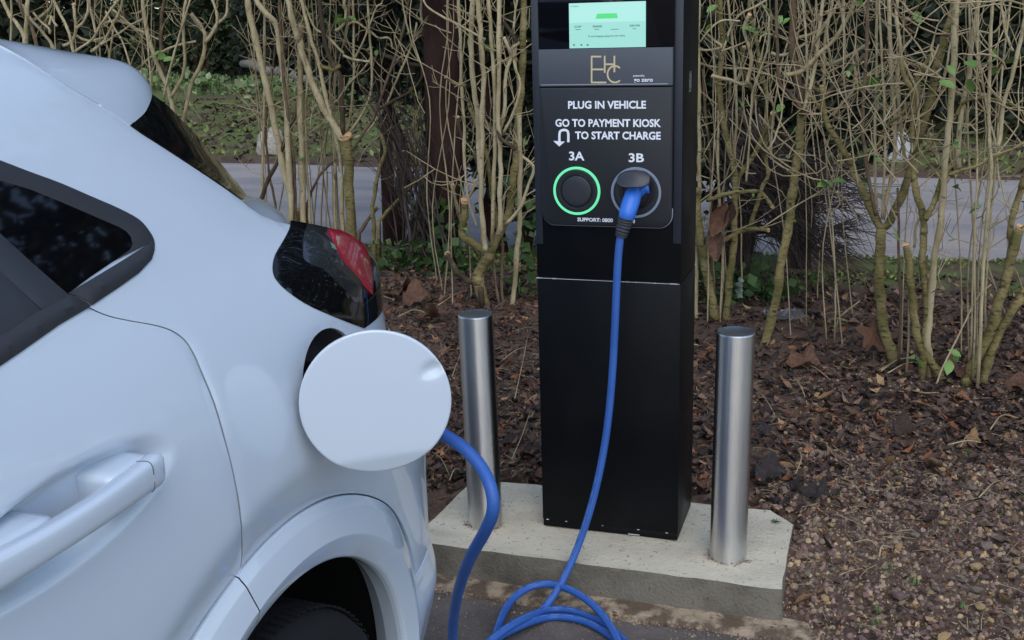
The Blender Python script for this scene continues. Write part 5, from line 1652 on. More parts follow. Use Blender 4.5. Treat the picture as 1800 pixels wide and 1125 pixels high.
    V, F = bm_tubes(twigs, 5)
    o = mesh_obj('twigs', V, F, m_twig, root); o['kind'] = 'stuff'
    for p in hs.sample(tips, min(len(tips), 9)):
        for q in range(hs.choice((1, 2, 2))):
            put_leaf(root, p+base, hs.uniform(0.022, 0.05), hs)
LEAVES = [('r_post', 1246, 22, 14), ('r_post', 1246, 38, 16), ('r_post', 1340, 62, 22), ('r_post', 1337, 48, 16), ('r_lean', 1380, 27, 14), ('r_fork', 1612, 20, 18), ('r_fork', 1622, 8, 18), ('r_fork', 1553, 138, 20),
          ('r_fork', 1530, 146, 16), ('r_edge', 1732, 120, 20), ('r_edge', 1745, 113, 16), ('r_edge', 1771, 112, 22), ('r_edge', 1757, 101, 14), ('r_edge', 1684, 132, 14), ('r_edge', 1710, 138, 18), ('r_edge', 1685, 156, 18),
          ('r_lean', 1448, 318, 22), ('r_lean', 1466, 319, 16), ('r_post', 1300, 173, 14), ('r_lean', 1382, 183, 14), ('l_knee', 850, 80, 18), ('l_knee', 856, 74, 14), ('l_stump', 713, 58, 16), ('l_stump', 732, 55, 16), ('l_stump', 605, 25, 18), ('l_stump', 590, 42, 18),
          ('l_roof', 280, 105, 20), ('l_roof', 266, 96, 14), ('r_fork', 1520, 316, 14), ('l_stump', 760, 60, 14), ('r_stub', 1602, 628, 16), ('r_stub', 1670, 615, 16), ('r_stub', 1674, 632, 18), ('l_knee', 801, 397, 12), ('l_knee', 818, 335, 12), ('l_knee', 895, 70, 14)]
for key, x, y, s_ in LEAVES:
    yb = SHRUBS[key][0]
    p = at_y(x, y, yb-0.05)
    put_leaf(SHRUB_OBJ[key], p-Vector((0.01, 0, 0)), s_*1.6*yb/FPX, hs)
    if hs.random() < 0.6: put_leaf(SHRUB_OBJ[key], p+Vector((0.02, 0.01, -0.01)), s_*1.2*yb/FPX, hs)
TINT = (1.1, 1.05, 1.0)
# ------------------------------------------------------------------ evergreens, wood beyond the road
m_fol = MAT('evergreen_foliage', (0.03, 0.05, 0.02), 0.6, spec=0.25, attr='Col')
m_conifer_bark = MAT('conifer_bark', (0.040, 0.021, 0.018), 0.95, spec=0.1, vary=(9, (0.018, 0.010, 0.009), 0.4, 0.65, (1, 1, 0.25)), bump=(26, 1.0, 0.02, (1, 1, 0.3)))
m_dead_twig = MAT('dead_conifer_twigs', (0.050, 0.038, 0.034), 0.9, spec=0.15, vary=(6, (0.09, 0.075, 0.06), 0.5, 0.7))
ws = random.Random(5)
nrs = np.random.RandomState(11)
def foliage(name, parent, pts, size, cols, mat=None, aspect=0.55, kind=None):
    """one mesh of leaf-shaped faces at the given local points"""
    n = len(pts)
    a = nrs.normal(size=(n, 3)); a /= np.linalg.norm(a, axis=1)[:, None]
    b = np.cross(a, nrs.normal(size=(n, 3))); b /= np.linalg.norm(b, axis=1)[:, None]
    s = (size*(0.6+0.8*nrs.rand(n)))[:, None]
    P = np.asarray(pts)
    c = np.cross(a, b)
    V = np.stack([P, P+a*s*0.5+b*s*aspect*0.5+c*s*0.08, P+a*s, P+a*s*0.5-b*s*aspect*0.5+c*s*0.08], 1).reshape(-1, 3)
    F = np.arange(4*n).reshape(-1, 4)
    o = mesh_obj(name, V.tolist(), F.tolist(), mat or m_fol, parent, flat=True)
    ci = nrs.randint(0, len(cols), n)
    C = np.array(cols)[ci]*(0.7+0.6*nrs.rand(n))[:, None]
    set_colors(o, C.tolist())
    if kind: o['kind'] = kind
    return o
DARK = [(0.010, 0.016, 0.008), (0.014, 0.021, 0.010), (0.007, 0.011, 0.006), (0.020, 0.028, 0.013)]
MID = [(0.026, 0.043, 0.015), (0.036, 0.055, 0.02), (0.018, 0.03, 0.012), (0.05, 0.068, 0.03)]
def blob_pts(blobs, n):
    """points in overlapping ellipsoids, denser towards the shell, with clumps"""
    out = []
    vol = np.array([b[3]*b[4]*b[5] for b in blobs]); k = nrs.choice(len(blobs), n, p=vol/vol.sum())
    B = np.array(blobs)[k]
    d = nrs.normal(size=(n, 3)); d /= np.linalg.norm(d, axis=1)[:, None]
    r = nrs.rand(n)**0.45
    P = B[:, :3]+d*B[:, 3:]*r[:, None]
    cl = nrs.normal(size=(n//12+1, 3))*0.06
    return P+np.repeat(cl, 12, axis=0)[:n]
# tall conifer with dark reddish trunk behind the hedge
ty = 6.0
tb = at_y(781, 470, ty)
con = thing('conifer_tree', 'conifer with a dark reddish trunk standing behind the hedge rods', 'tree', (tb.x, ty, soil_h(tb.x, ty)))
cb = con.location
path = [at_y(x, y, ty)-cb for x, y in ((781, 480), (782, 450), (784, 400), (785, 330), (784, 250), (781, 170), (778, 100), (775, 0))]
top = path[-1]
path += [top+Vector((-0.05, 0.0, 1.2)), top+Vector((-0.1, 0.0, 3.2)), top+Vector((-0.1, 0, 5.5))]
path[0].z = -0.05
rp_ = [26, 24, 26, 29, 32, 33, 33, 32, 28, 20, 6]
tr = tube('trunk', [Vector(p) for p in catmull(path, 6)], [interp(list(range(11)), rp_, i/6)*6.4/FPX*(1+0.06*mnoise.noise(Vector((0, 0, i*0.7)))) for i in range(61)], m_conifer_bark, con, 22)
for v in tr.data.vertices:
    a = math.atan2(v.co.y, v.co.x)
    v.co += v.normal*0.012*mnoise.noise(Vector((v.co.x*30, v.co.y*30, v.co.z*3)))
blobs = [(ws.uniform(-1.3, 1.3), ws.uniform(-0.5, 1.4), ws.uniform(2.3, 6.5), 0.9, 0.8, 0.6) for _ in range(16)]
foliage('crown', con, blob_pts(blobs, 7000), 0.13, DARK)
def limbs(root, specs, sub, seed, r=0.006, droop=0.0, mat=None):
    """dead branches with fine side twigs; specs = [(start, end, sag)] world points"""
    rs = random.Random(seed)
    base = root.location
    main, tw = [], []
    for (a, b, sag) in specs:
        n = 10
        P = []
        for i in range(n+1):
            t = i/n
            p = a.lerp(b, t)+Vector((0, 0, -sag*4*t*(1-t)))
            p += mnoise.noise_vector(Vector((p.x*4+seed, p.y*4, p.z*4)))*0.03*math.sin(math.pi*t)
            P.append(p-base)
        rr = r*rs.uniform(0.6, 1.3)
        main.append((P, [rr*(1-0.75*i/n) for i in range(n+1)]))
        for k in range(sub):
            i = rs.randrange(2, n)
            d = (P[i]-P[i-1]).normalized()
            d = (d+Vector((rs.gauss(0, 0.35), rs.gauss(0, 0.35), rs.gauss(-droop, 0.30)))).normalized()
            L = rs.uniform(0.08, 0.34)
            q = [P[i]]
            for s_ in range(4):
                d = (d+Vector((rs.gauss(0, 0.1), rs.gauss(0, 0.1), rs.gauss(0.05-droop*0.2, 0.1)))).normalized()
                q.append(q[-1]+d*L/4)
            tw.append((q, [rr*0.34, rr*0.32, rr*0.28, rr*0.22, rr*0.15]))
    V, F = bm_tubes(main, 6); mesh_obj('branches', V, F, mat or m_dead_twig, root)['kind'] = 'stuff'
    V, F = bm_tubes(tw, 4); mesh_obj('dead_twigs', V, F, mat or m_dead_twig, root)['kind'] = 'stuff'
# dead lower boughs, left: leaning purple-brown rods
dl = thing('dead_conifer', 'dead brown conifer shoots leaning at the foot of the dark trunk', 'shrub', (at_y(745, 470, 5.95).x, 5.95, 0.10))
specs = []
for k in range(44):
    b0 = at_y(ws.uniform(705, 800), ws.uniform(440, 485), 5.95+ws.uniform(-0.25, 0.25))
    e0 = at_y(ws.uniform(618, 790), ws.uniform(130, 300), 5.95+ws.uniform(-0.3, 0.5))
    specs.append((b0, e0, ws.uniform(-0.10, 0.05)))
limbs(dl, specs, 9, 3, 0.0075)
# drooping dead yew on the right between hedge and road
dr = thing('dead_yew', 'sagging dead yew boughs of fine dark twigs between hedge and road', 'shrub', (at_y(1330, 520, 5.8).x, 5.8, 0.08))
specs = []
hub = at_y(1315, 505, 5.8)
for k in range(95):
    s0 = at_y(ws.uniform(1255, 1345), ws.uniform(180, 420), 5.8+ws.uniform(-0.3, 0.3))
    e0 = at_y(ws.uniform(1380, 1535), ws.uniform(270, 455), 5.7+ws.uniform(-0.5, 0.5))
    specs.append((s0, e0, ws.uniform(-0.02, 0.12)))
for k in range(14):
    specs.append((at_y(ws.uniform(1285, 1330), 505, 5.8), at_y(ws.uniform(1255, 1345), ws.uniform(180, 420), 5.8), 0.0))
limbs(dr, specs, 15, 9, 0.0065, 0.25)
# near dark yews behind the hedge
def yew(label, x_px, y, w, zlo, zhi, n, seed, cols=DARK, depth=0.6, size=0.07):
    c = at_y(x_px, 300, y)
    t = thing('yew_tree', label, 'tree', (c.x, y, soil_h(c.x, y)))
    rs = random.Random(seed)
    bl = [(rs.uniform(-w, w), rs.uniform(-depth, depth)*0.6, rs.uniform(zlo, zhi), 0.30*w+0.15, 0.35, 0.32) for _ in range(26)]
    foliage('crown', t, blob_pts(bl, n), size, cols)
    tr = []
    for k in range(3):
        x0 = rs.uniform(-0.1, 0.1)
        tr.append(([Vector((x0, 0, -0.03)), Vector((x0*2+rs.gauss(0, 0.05), rs.gauss(0, 0.05), zlo*0.6)), Vector((rs.gauss(0, w*0.4), rs.gauss(0, 0.2), (zlo+zhi)/2)), Vector((rs.gauss(0, w*0.6), rs.gauss(0, 0.2), zhi))], [0.05, 0.042, 0.03, 0.012]))
    V, F = bm_tubes(tr, 9); mesh_obj('trunk', V, F, m_conifer_bark, t)
    return t
yew('dark yew filling the gap beside the reddish trunk', 900, 6.55, 0.42, 0.42, 2.9, 11000, 31, depth=0.30)
yew('dark yew behind the tangle at the flank of the charger', 1275, 6.45, 0.62, 0.62, 3.0, 12000, 32, depth=0.35)
yew('dark yew rising over the sagging dead boughs', 1430, 6.5, 0.55, 1.0, 3.0, 9000, 33, depth=0.3)
yew('dark yew between the stump and the reddish trunk', 690, 6.75, 0.5, 1.05, 3.0, 6000, 34, depth=0.25)
# evergreen bushes along the far side of the road
def bush(label, x, y, w, h, n, cols, seed, size=0.12):
    rs = random.Random(seed)
    t = thing('evergreen_bush', label, 'bush', (x, y, soil_h(x, y)), group='evergreens beyond the road')
    bl = [(rs.uniform(-w, w)*0.7, rs.uniform(-0.5, 0.7), rs.uniform(0.15, h*0.85), w*0.45, 0.6, h*0.22) for _ in range(14)]
    foliage('crown', t, blob_pts(bl, n), size, cols)
    tr = [([Vector((rs.gauss(0, 0.15), 0, -0.1)), Vector((rs.gauss(0, 0.3), 0, h*0.4)), Vector((rs.gauss(0, w*0.4), 0.1, h*0.8))], [0.06, 0.045, 0.015]) for _ in range(4)]
    V, F = bm_tubes(tr, 7); mesh_obj('trunk', V, F, m_bark_dark, t)
for i, (x, y, w, h, n, c, lab) in enumerate([
    (-13.5, 20.5, 2.4, 3.6, 6000, MID, 'mid-green holly bush far behind the car roof'), (-10.2, 19.0, 2.0, 4.2, 6000, DARK, 'dark holly bush behind the leafless shrub'),
    (-8.0, 17.8, 1.6, 3.0, 5000, MID, 'rounded mid-green bush behind the pale poles'), (-6.2, 16.2, 1.6, 4.5, 6000, DARK, 'tall dark bush behind the sawn stump'),
    (-4.2, 15.0, 1.7, 4.5, 6000, DARK, 'dark bush beyond the road behind the reddish trunk'), (-2.0, 14.2, 1.7, 4.5, 6000, DARK, 'dark bush beyond the road behind the charger'),
    (0.0, 13.4, 1.6, 4.2, 6000, DARK, 'dark bush beyond the road behind the dead yew'), (1.9, 13.0, 1.6, 4.2, 6000, DARK, 'dark bush beyond the road behind the thin pale rods'),
    (3.9, 13.0, 1.8, 4.5, 5000, DARK, 'dark bush beyond the road by the wood edge')]):
    bush(lab, x, y, w, h, n, c, 60+i)
# the wood behind: too far and dense to count
n = 60000
X = nrs.uniform(-32, 18, n)
Y0 = 15.0+np.clip(-X, -6, 20)*0.36
P = np.stack([X, Y0+nrs.gamma(1.6, 2.2, n), nrs.uniform(0.0, 10.5, n)**1.0], 1)
P[:, 2] += np.array([soil_h(0, y) for y in P[:, 1]])
wood = foliage('woodland', None, P, 0.42, DARK+[(0.03, 0.035, 0.022)], kind='stuff')
# pale-leaved ground cover at the foot of the bushes on the left
n = 2600
X = nrs.uniform(-15, -3.5, n); Y = 15.6+np.clip(-X-3.5, 0, 12)*0.28+nrs.normal(size=n)*0.35
P = np.stack([X, Y, np.array([soil_h(x, y) for x, y in zip(X, Y)])+nrs.rand(n)*0.22], 1)
foliage('ground_cover', None, P, 0.14, [(0.10, 0.17, 0.05), (0.14, 0.20, 0.08), (0.20, 0.25, 0.14)], aspect=0.8, kind='stuff')
# fallen log and pale stones on the verge
m_log = MAT('bleached_log', (0.15, 0.135, 0.11), 0.9, vary=(6, (0.13, 0.115, 0.09), 0.4, 0.65), bump=(30, 0.7, 0.02))
a = at_y(425, 112, 15.2); b = at_y(560, 142, 14.6)
lg = tube('fallen_log', [a.lerp(b, i/8)+Vector((0, 0, 0.03*math.sin(i*1.7))) for i in range(9)], [0.05, 0.065, 0.07, 0.07, 0.065, 0.07, 0.06, 0.055, 0.05], m_log, None, 12)
tag(lg, 'pale fallen log lying under the bushes past the road', 'log')
m_stone = MAT('pale_stone', (0.42, 0.39, 0.33), 0.9, vary=(14, (0.27, 0.25, 0.2), 0.4, 0.62), vary2=(40, (0.16, 0.15, 0.12), 0.58, 0.7), bump=(30, 0.8, 0.02))
m_stone_w = MAT('white_stone', (0.46, 0.47, 0.50), 0.85, vary=(9, (0.36, 0.37, 0.38), 0.45, 0.62), bump=(30, 0.8, 0.02))
def rock(name, label, cat, loc, rx, ry, rz, mat, seed, sub=3, group=None):
    bm = bmesh.new(); bmesh.ops.create_icosphere(bm, subdivisions=sub, radius=1.0)
    for v in bm.verts:
        k = 1+0.30*mnoise.noise(v.co*1.3+Vector((seed, 0, 0)))+0.10*mnoise.noise(v.co*3.7+Vector((0, seed, 0)))
        v.co = Vector((v.co.x*rx, v.co.y*ry, max(-0.5, v.co.z)*rz))*k
    o = bm_obj(name, bm, mat, None, R(28)); o.location = loc
    return tag(o, label, cat, group)
p = at_y(478, 262, 10.95)
rock('boulder', 'pale weathered boulder on the mossy verge behind the hedge poles', 'boulder', (p.x, 10.95, soil_h(p.x, 10.95)+0.10), 0.17, 0.15, 0.19, m_stone, 3)
p = at_y(1577, 285, 11.2)
rock('boulder', 'white blotched boulder on the far verge behind the forked trunk', 'boulder', (p.x, 11.2, soil_h(p.x, 11.2)+0.10), 0.13, 0.12, 0.16, m_stone_w, 8)
TINT = (1.30, 1.16, 1.02)
# ------------------------------------------------------------------ leaf litter, stones, twigs, rubbish
ls = random.Random(99)
lr = np.random.RandomState(42)
m_litter = MAT('leaf_litter', (0.1, 0.06, 0.04), 0.75, spec=0.3, attr='Col')
m_grit = MAT('grit', (0.1, 0.08, 0.06), 0.85, spec=0.25, attr='Col')
pl_poly = np.array(outline)
def on_plinth(x, y, m=0.0):
    return inside(np.array([[x, y]]), pl_poly)[0] if m == 0 else (pl_poly[:, 0].min()-m < x < pl_poly[:, 0].max()+m and pl_front-m < y < pl_back+m and inside(np.array([[x, y]]), pl_poly)[0])
def soil_ok(x, y):
    if y < 2.46+0.02*math.sin(x*9): return x > 0.02+0.05*math.sin(y*11) and y > 1.9
    if y < pl_front and x < -0.08: return False
    return True
LCOL = [(0.050, 0.032, 0.024), (0.072, 0.048, 0.035), (0.026, 0.018, 0.015), (0.105, 0.068, 0.045), (0.085, 0.064, 0.050), (0.016, 0.012, 0.011), (0.13, 0.085, 0.055), (0.036, 0.028, 0.027), (0.022, 0.016, 0.015)]
RUST = [(0.14, 0.058, 0.028), (0.18, 0.075, 0.034), (0.10, 0.042, 0.024), (0.055, 0.028, 0.018)]
TAN = [(0.24, 0.165, 0.09), (0.30, 0.20, 0.10), (0.20, 0.15, 0.09), (0.17, 0.105, 0.075), (0.13, 0.085, 0.07), (0.10, 0.07, 0.06)]
# --- bulk litter: small curled leaf scraps in one mesh
def scraps(name, n, sampler, smin, smax, cols, lift=0.012, aspect=(0.35, 0.8), mat=None):
    V, F, C = [], [], []
    k = 0
    tries = 0
    while k < n and tries < n*6:
        tries += 1
        x, y = sampler()
        if not soil_ok(x, y) or on_plinth(x, y): continue
        z = soil_h(x, y)+abs(ls.gauss(0, lift))*0.5+0.002
        s = ls.uniform(smin, smax); w = s*ls.uniform(*aspect)
        a = ls.uniform(0, 6.283); tl = ls.gauss(0, 0.75); rl = ls.gauss(0, 0.75)
        ca, sa = math.cos(a), math.sin(a)
        fold = ls.uniform(-0.35, 0.55)*w; curl = ls.uniform(-0.25, 0.55)*s
        b = len(V)
        for (lx, ly, lz) in ((0, -0.5*s, curl*0.6), (-0.5*w, -0.05*s, fold), (0, 0, 0), (0.5*w, 0.05*s, fold), (-0.2*w, 0.33*s, fold*0.5+curl*0.4), (0.22*w, 0.36*s, fold*0.5+curl*0.4), (0, 0.55*s, curl)):
            zz = lz+ly*math.sin(tl)*0.6+lx*math.sin(rl)*0.6
            V.append((x+lx*ca-ly*sa, y+lx*sa+ly*ca, z+zz))
        F += [(b, b+2, b+1), (b, b+3, b+2), (b+1, b+2, b+4), (b+2, b+3, b+5), (b+2, b+5, b+6, b+4)]
        c = ls.choice(cols); g = ls.uniform(0.65, 1.3)
        C += [tuple(v*g for v in c)]*5
        k += 1
    o = mesh_obj(name, V, F, mat or m_litter, None, flat=True)
    set_colors(o, C)
    o['kind'] = 'stuff'
    return o
def samp(x0, x1, y0, y1): return lambda: (ls.uniform(x0, x1), ls.uniform(y0, y1))
def samp_hedge():
    x = ls.uniform(-3.4, 2.2)
    y = 2.95+max(0, 0.55+ls.gauss(0, 0.28))*smooth(-0.35, 0.1, x)+abs(ls.gauss(0, 1.25))
    if y > 5.7: y = 2.95+ls.random()*2.7
    return x, y
tag(scraps('leaf_litter', 24000, samp_hedge, 0.010, 0.046, LCOL*3+RUST+TAN[:1], 0.016), 'carpet of dead brown leaves under the hedge', None)
scraps('leaf_litter', 6500, samp(-3.2, -0.75, 2.7, 5.4), 0.010, 0.045, RUST*2+LCOL, 0.014, (0.10, 0.4))
scraps('leaf_litter', 7000, samp(-0.2, 1.7, 2.0, 3.7), 0.005, 0.020, LCOL+TAN+RUST, 0.006)
scraps('leaf_litter', 3200, samp(-4.5, 2.5, 5.0, 6.3), 0.02, 0.06, LCOL+TAN[3:])
# --- bulk grit
def grit(name, n, sampler, smin, smax, cols, guard=True):
    V, F, C = [], [], []
    base = [(1, 0, 0.0), (0.5, 0.86, 0.0), (-0.5, 0.86, 0), (-1, 0, 0), (-0.5, -0.86, 0), (0.5, -0.86, 0)]
    k = 0; tries = 0
    while k < n and tries < n*6:
        tries += 1
        x, y = sampler()
        if guard and (not soil_ok(x, y) or on_plinth(x, y)): continue
        z = soil_h(x, y) if guard else 0.0
        s = smin*(smax/smin)**(ls.random()**1.8)
        a = ls.uniform(0, 6.28); ax_ = ls.uniform(0.6, 1.0); h = s*ls.uniform(0.4, 0.9)
        b = len(V)
        ca, sa = math.cos(a), math.sin(a)
        for (bx, by, bz) in base:
            q = s*ls.uniform(0.75, 1.15)
            X, Y = bx*q, by*q*ax_
            V.append((x+X*ca-Y*sa, y+X*sa+Y*ca, z-0.001))
        for (bx, by, bz) in base[::2]:
            q = s*ls.uniform(0.35, 0.7)
            X, Y = bx*q, by*q*ax_
            V.append((x+X*ca-Y*sa, y+X*sa+Y*ca, z+h*ls.uniform(0.7, 1.1)))
        F += [(b, b+1, b+6), (b+1, b+7, b+6), (b+1, b+2, b+7), (b+2, b+3, b+7), (b+3, b+8, b+7), (b+3, b+4, b+8), (b+4, b+5, b+8), (b+5, b+6, b+8), (b+5, b, b+6), (b+6, b+7, b+8)]
        c = ls.choice(cols); g = ls.uniform(0.6, 1.25)
        C += [tuple(v*g for v in c)]*10
        k += 1
    o = mesh_obj(name, V, F, m_grit, None, flat=True); set_colors(o, C); o['kind'] = 'stuff'
    return o
GCOL = [(0.21, 0.16, 0.135), (0.17, 0.13, 0.112), (0.27, 0.22, 0.155), (0.12, 0.088, 0.075), (0.22, 0.18, 0.14), (0.32, 0.25, 0.155), (0.09, 0.07, 0.06), (0.18, 0.125, 0.118)]
grit('gravel', 26000, samp(-0.25, 1.6, 2.0, 3.55), 0.0022, 0.0125, GCOL)
grit('gravel', 5500, samp(-0.25, 1.9, 3.3, 4.4), 0.003, 0.009, GCOL)
grit('gravel', 2600, samp(-2.6, -0.3, 2.95, 4.2), 0.002, 0.008, GCOL)
grit('gravel', 4200, lambda: (ls.uniform(-1.9, -0.1), pl_front-0.004-abs(ls.gauss(0, 0.05))), 0.0016, 0.006, GCOL, guard=False)
grit('gravel', 5200, lambda: (ls.uniform(-2.0, 0.1), ls.uniform(1.9, 2.56)), 0.0010, 0.0036, GCOL, guard=False)
# --- single dead leaves (the largest), shared meshes
def flat_leaf(name, mat, kind, seed):
    rs = random.Random(seed)
    V, F = [], []
    if kind == 'lobed':
        n = 20
        V.append((0, 0.42, 0.02))
        for k in range(n):
            a = 2*math.pi*k/n-math.pi/2
            lob = 0.62+0.38*(0.5+0.5*math.cos(5*(a-math.pi/2)))
            if k == 0: lob = 0.35
            r = 0.5*lob*rs.uniform(0.88, 1.1)
            V.append((r*math.cos(a)*1.1, 0.42+r*math.sin(a), 0.42*math.sin(a*3+seed)*r+0.75*r*r+rs.uniform(-0.03, 0.03)))
        for k in range(n): F.append((0, 1+k, 1+(k+1) % n))
        V += [(-0.012, -0.05, 0.02), (0.012, -0.05, 0.02), (0.02, -0.35, 0.05), (-0.0, -0.35, 0.05)]
        F.append((n+1, n+2, n+3, n+4))
    else:
        st = [0.05, 0.30, 0.46, 0.46, 0.30, 0.04]
        cu = rs.uniform(0.1, 0.6); fo = rs.uniform(0.05, 0.35)
        for i, w in enumerate(st):
            y = i/5-0.5; z = cu*y*y
            for sx in (-1, -0.5, 0, 0.5, 1):
                V.append((sx*w*0.62*(1-0.3*fo*abs(sx)), y, z+fo*w*abs(sx)**1.5+rs.uniform(-0.02, 0.02)))
        for i in range(5):
            for j in range(4): F.append((i*5+j, i*5+j+1, (i+1)*5+j+1, (i+1)*5+j))
    me = bpy.data.meshes.new(name)
    me.from_pydata(V, [], F); me.update()
    me.polygons.foreach_set('use_smooth', [True]*len(me.polygons))
    me.materials.append(mat)
    return me
LM = {}
for nm, c1, c2 in (('dark brown', (0.048, 0.029, 0.021), (0.025, 0.017, 0.014)), ('red-brown', (0.125, 0.068, 0.042), (0.070, 0.038, 0.026)), ('tan', (0.25, 0.155, 0.075), (0.16, 0.095, 0.05)), ('blackened', (0.024, 0.020, 0.020), (0.045, 0.036, 0.034))):
    LM[nm] = MAT('dead_leaf_'+nm.replace(' ', '_').replace('-', '_'), c1, 0.6 if nm != 'blackened' else 0.4, spec=0.35, vary=(9, c2, 0.4, 0.65), vary2=(30, tuple(v*0.5 for v in c1), 0.58, 0.75), bump=(24, 0.5, 0.05))
ME_DEAD = {nm: [flat_leaf('dead_leaf', m, k, sd) for k, sd in (('oval', 1), ('oval', 2), ('oval', 5), ('lobed', 3), ('lobed', 4))] for nm, m in LM.items()}
def dead_leaf(x, y, size, nm, label, shape=None, rot=None, z=None, group='single dead leaves in the litter', lift=0.5):
    me = ME_DEAD[nm][shape if shape is not None else ls.randrange(5)]
    o = bpy.data.objects.new('dead_leaf', me)
    zz = soil_h(x, y)+0.010 if z is None else z
    o.location = (x, y, zz)
    o.rotation_euler = rot or (ls.gauss(0, lift), ls.gauss(0, lift), ls.uniform(0, 6.28))
    o.scale = (size, size, size)
    link(o)
    return tag(o, label, 'leaf', group)
def gpx(px, py):
    p = at_z(px, py, 0.11)
    for _ in range(4): p = at_z(px, py, soil_h(p.x, p.y)+0.012)
    return p
LB = {'dark brown': 'dark brown dead leaf lying loose in the litter under the hedge', 'red-brown': 'red-brown dead leaf lying loose in the litter under the hedge', 'tan': 'dry tan leaf lying loose on the ground', 'blackened': 'wet blackened leaf lying in the litter'}
for (px, py, s_, nm, shp, lab) in (
    (1535, 632, 52, 'red-brown', 3, 'large upright brown maple leaf leaning on the foot of the forked trunk'), (1400, 650, 46, 'red-brown', 4, 'broad crumpled brown leaf behind the right bollard'),
    (1452, 700, 26, 'tan', 1, None), (1620, 713, 24, 'tan', 0, None), (1690, 670, 40, 'red-brown', 3, None), (1775, 690, 46, 'red-brown', 4, None), (1640, 820, 36, 'tan', 1, 'cream leaf lying flat between the stones and the blackened leaf'),
    (1590, 770, 40, 'dark brown', 4, None), (1350, 850, 50, 'blackened', 4, None), (1420, 880, 40, 'blackened', 3, None), (1640, 915, 36, 'dark brown', 2, None), (1415, 1056, 30, 'tan', 0, None), (1765, 1057, 24, 'tan', 1, None),
    (1240, 858, 34, 'red-brown', 1, 'red-brown leaf resting on the soil between charger and right bollard'), (900, 775, 34, 'dark brown', 2, None), (1452, 958, 26, 'dark brown', 1, None), (1565, 812, 22, 'tan', 0, None), (730, 540, 50, 'red-brown', 4, None), (700, 520, 44, 'red-brown', 3, None), (765, 560, 40, 'red-brown', 3, None)):
    g = gpx(px, py)
    size = s_*1.25*(g-CAM).length/FPX
    r_ = (R(55), R(8), ls.uniform(-0.4, 0.4)) if (px, py) == (1535, 632) else ((R(25), 0.1, ls.uniform(0, 6)) if shp and shp > 2 else None)
    dead_leaf(g.x, g.y, size, nm, lab or LB[nm], shp, r_, g.z+(0.03 if (px, py) == (1535, 632) else 0.004), None if lab else 'single dead leaves in the litter')
k = 0
while k < 230:
    px, py = ls.uniform(665, 1800), 470+655*ls.random()**0.9
    g = gpx(px, py)
    if not soil_ok(g.x, g.y) or on_plinth(g.x, g.y) or g.y > 6.3: continue
    near = g.x > -0.2 and g.y < 3.5
    nm = ls.choices(['dark brown', 'red-brown', 'tan', 'blackened'], (4, 3, 0.9 if not near else 2.0, 0.7))[0]
    dead_leaf(g.x, g.y, ls.uniform(0.032, 0.082) if not near else ls.uniform(0.012, 0.026), nm, LB[nm], z=g.z+ls.uniform(-0.004, 0.006))
    k += 1
# hanging brown leaves caught in the stems by the charger
for (px, py, s_, nm, shp, rot) in ((1262, 362, 46, 'red-brown', 1, (R(80), R(25), 0.3)), (1262, 402, 52, 'red-brown', 2, (R(75), R(-20), -0.5)), (1280, 352, 34, 'dark brown', 0, (R(100), R(10), 0.8))):
    p = at_y(px, py+12, 4.93)
    lab = {362: 'curled red-brown leaf caught in the stems above a longer one', 402: 'long red-brown leaf hanging lowest in the stems beside the charger', 352: 'small dark brown leaf tucked behind red-brown ones by the charger'}[py]
    dead_leaf(p.x, p.y, s_*1.35*5.1/FPX, nm, lab, shp, rot, p.z-0.03, 'brown leaves caught in the stems')
# --- single stones
STM = [MAT('stone_'+n_, c, 0.85, vary=(60, tuple(v*0.6 for v in c), 0.4, 0.65), bump=(90, 0.5, 0.003)) for n_, c in (('pink', (0.17, 0.105, 0.085)), ('ochre', (0.30, 0.215, 0.11)), ('grey', (0.15, 0.125, 0.105)), ('purple', (0.12, 0.08, 0.078)))]
STN = ['pinkish', 'ochre', 'grey', 'purplish']
def stone_mesh(mat, seed):
    bm = bmesh.new(); bmesh.ops.create_icosphere(bm, subdivisions=1, radius=0.5)
    rs = random.Random(seed)
    for v in bm.verts:
        v.co = Vector((v.co.x*rs.uniform(0.85, 1.15), v.co.y*rs.uniform(0.6, 0.9), v.co.z*rs.uniform(0.35, 0.55)))
    me = bpy.data.meshes.new('stone'); bm.to_mesh(me); bm.free(); me.materials.append(mat)
    return me
ME_ST = [[stone_mesh(m, 10*i+j) for j in range(4)] for i, m in enumerate(STM)]
k = 0
while k < 210:
    if k < 150: px, py = ls.uniform(1385, 1800), ls.uniform(760, 1125)
    else: px, py = ls.uniform(1200, 1800), ls.uniform(640, 900)
    g = gpx(px, py)
    if not soil_ok(g.x, g.y) or on_plinth(g.x, g.y): continue
    i = ls.choices(range(4), (4, 2, 3, 3))[0]
    o = bpy.data.objects.new('stone', ls.choice(ME_ST[i]))
    s_ = ls.uniform(0.014, 0.030)*(1.5 if ls.random() < 0.12 else 1)
    o.location = g+Vector((0, 0, s_*0.04)); o.rotation_euler = (ls.gauss(0, 0.3), ls.gauss(0, 0.3), ls.uniform(0, 6.28)); o.scale = (s_, s_, s_)
    link(o); tag(o, STN[i]+' pebble lying loose on the bare soil', 'stone', STN[i]+' pebbles on the soil')
    k += 1
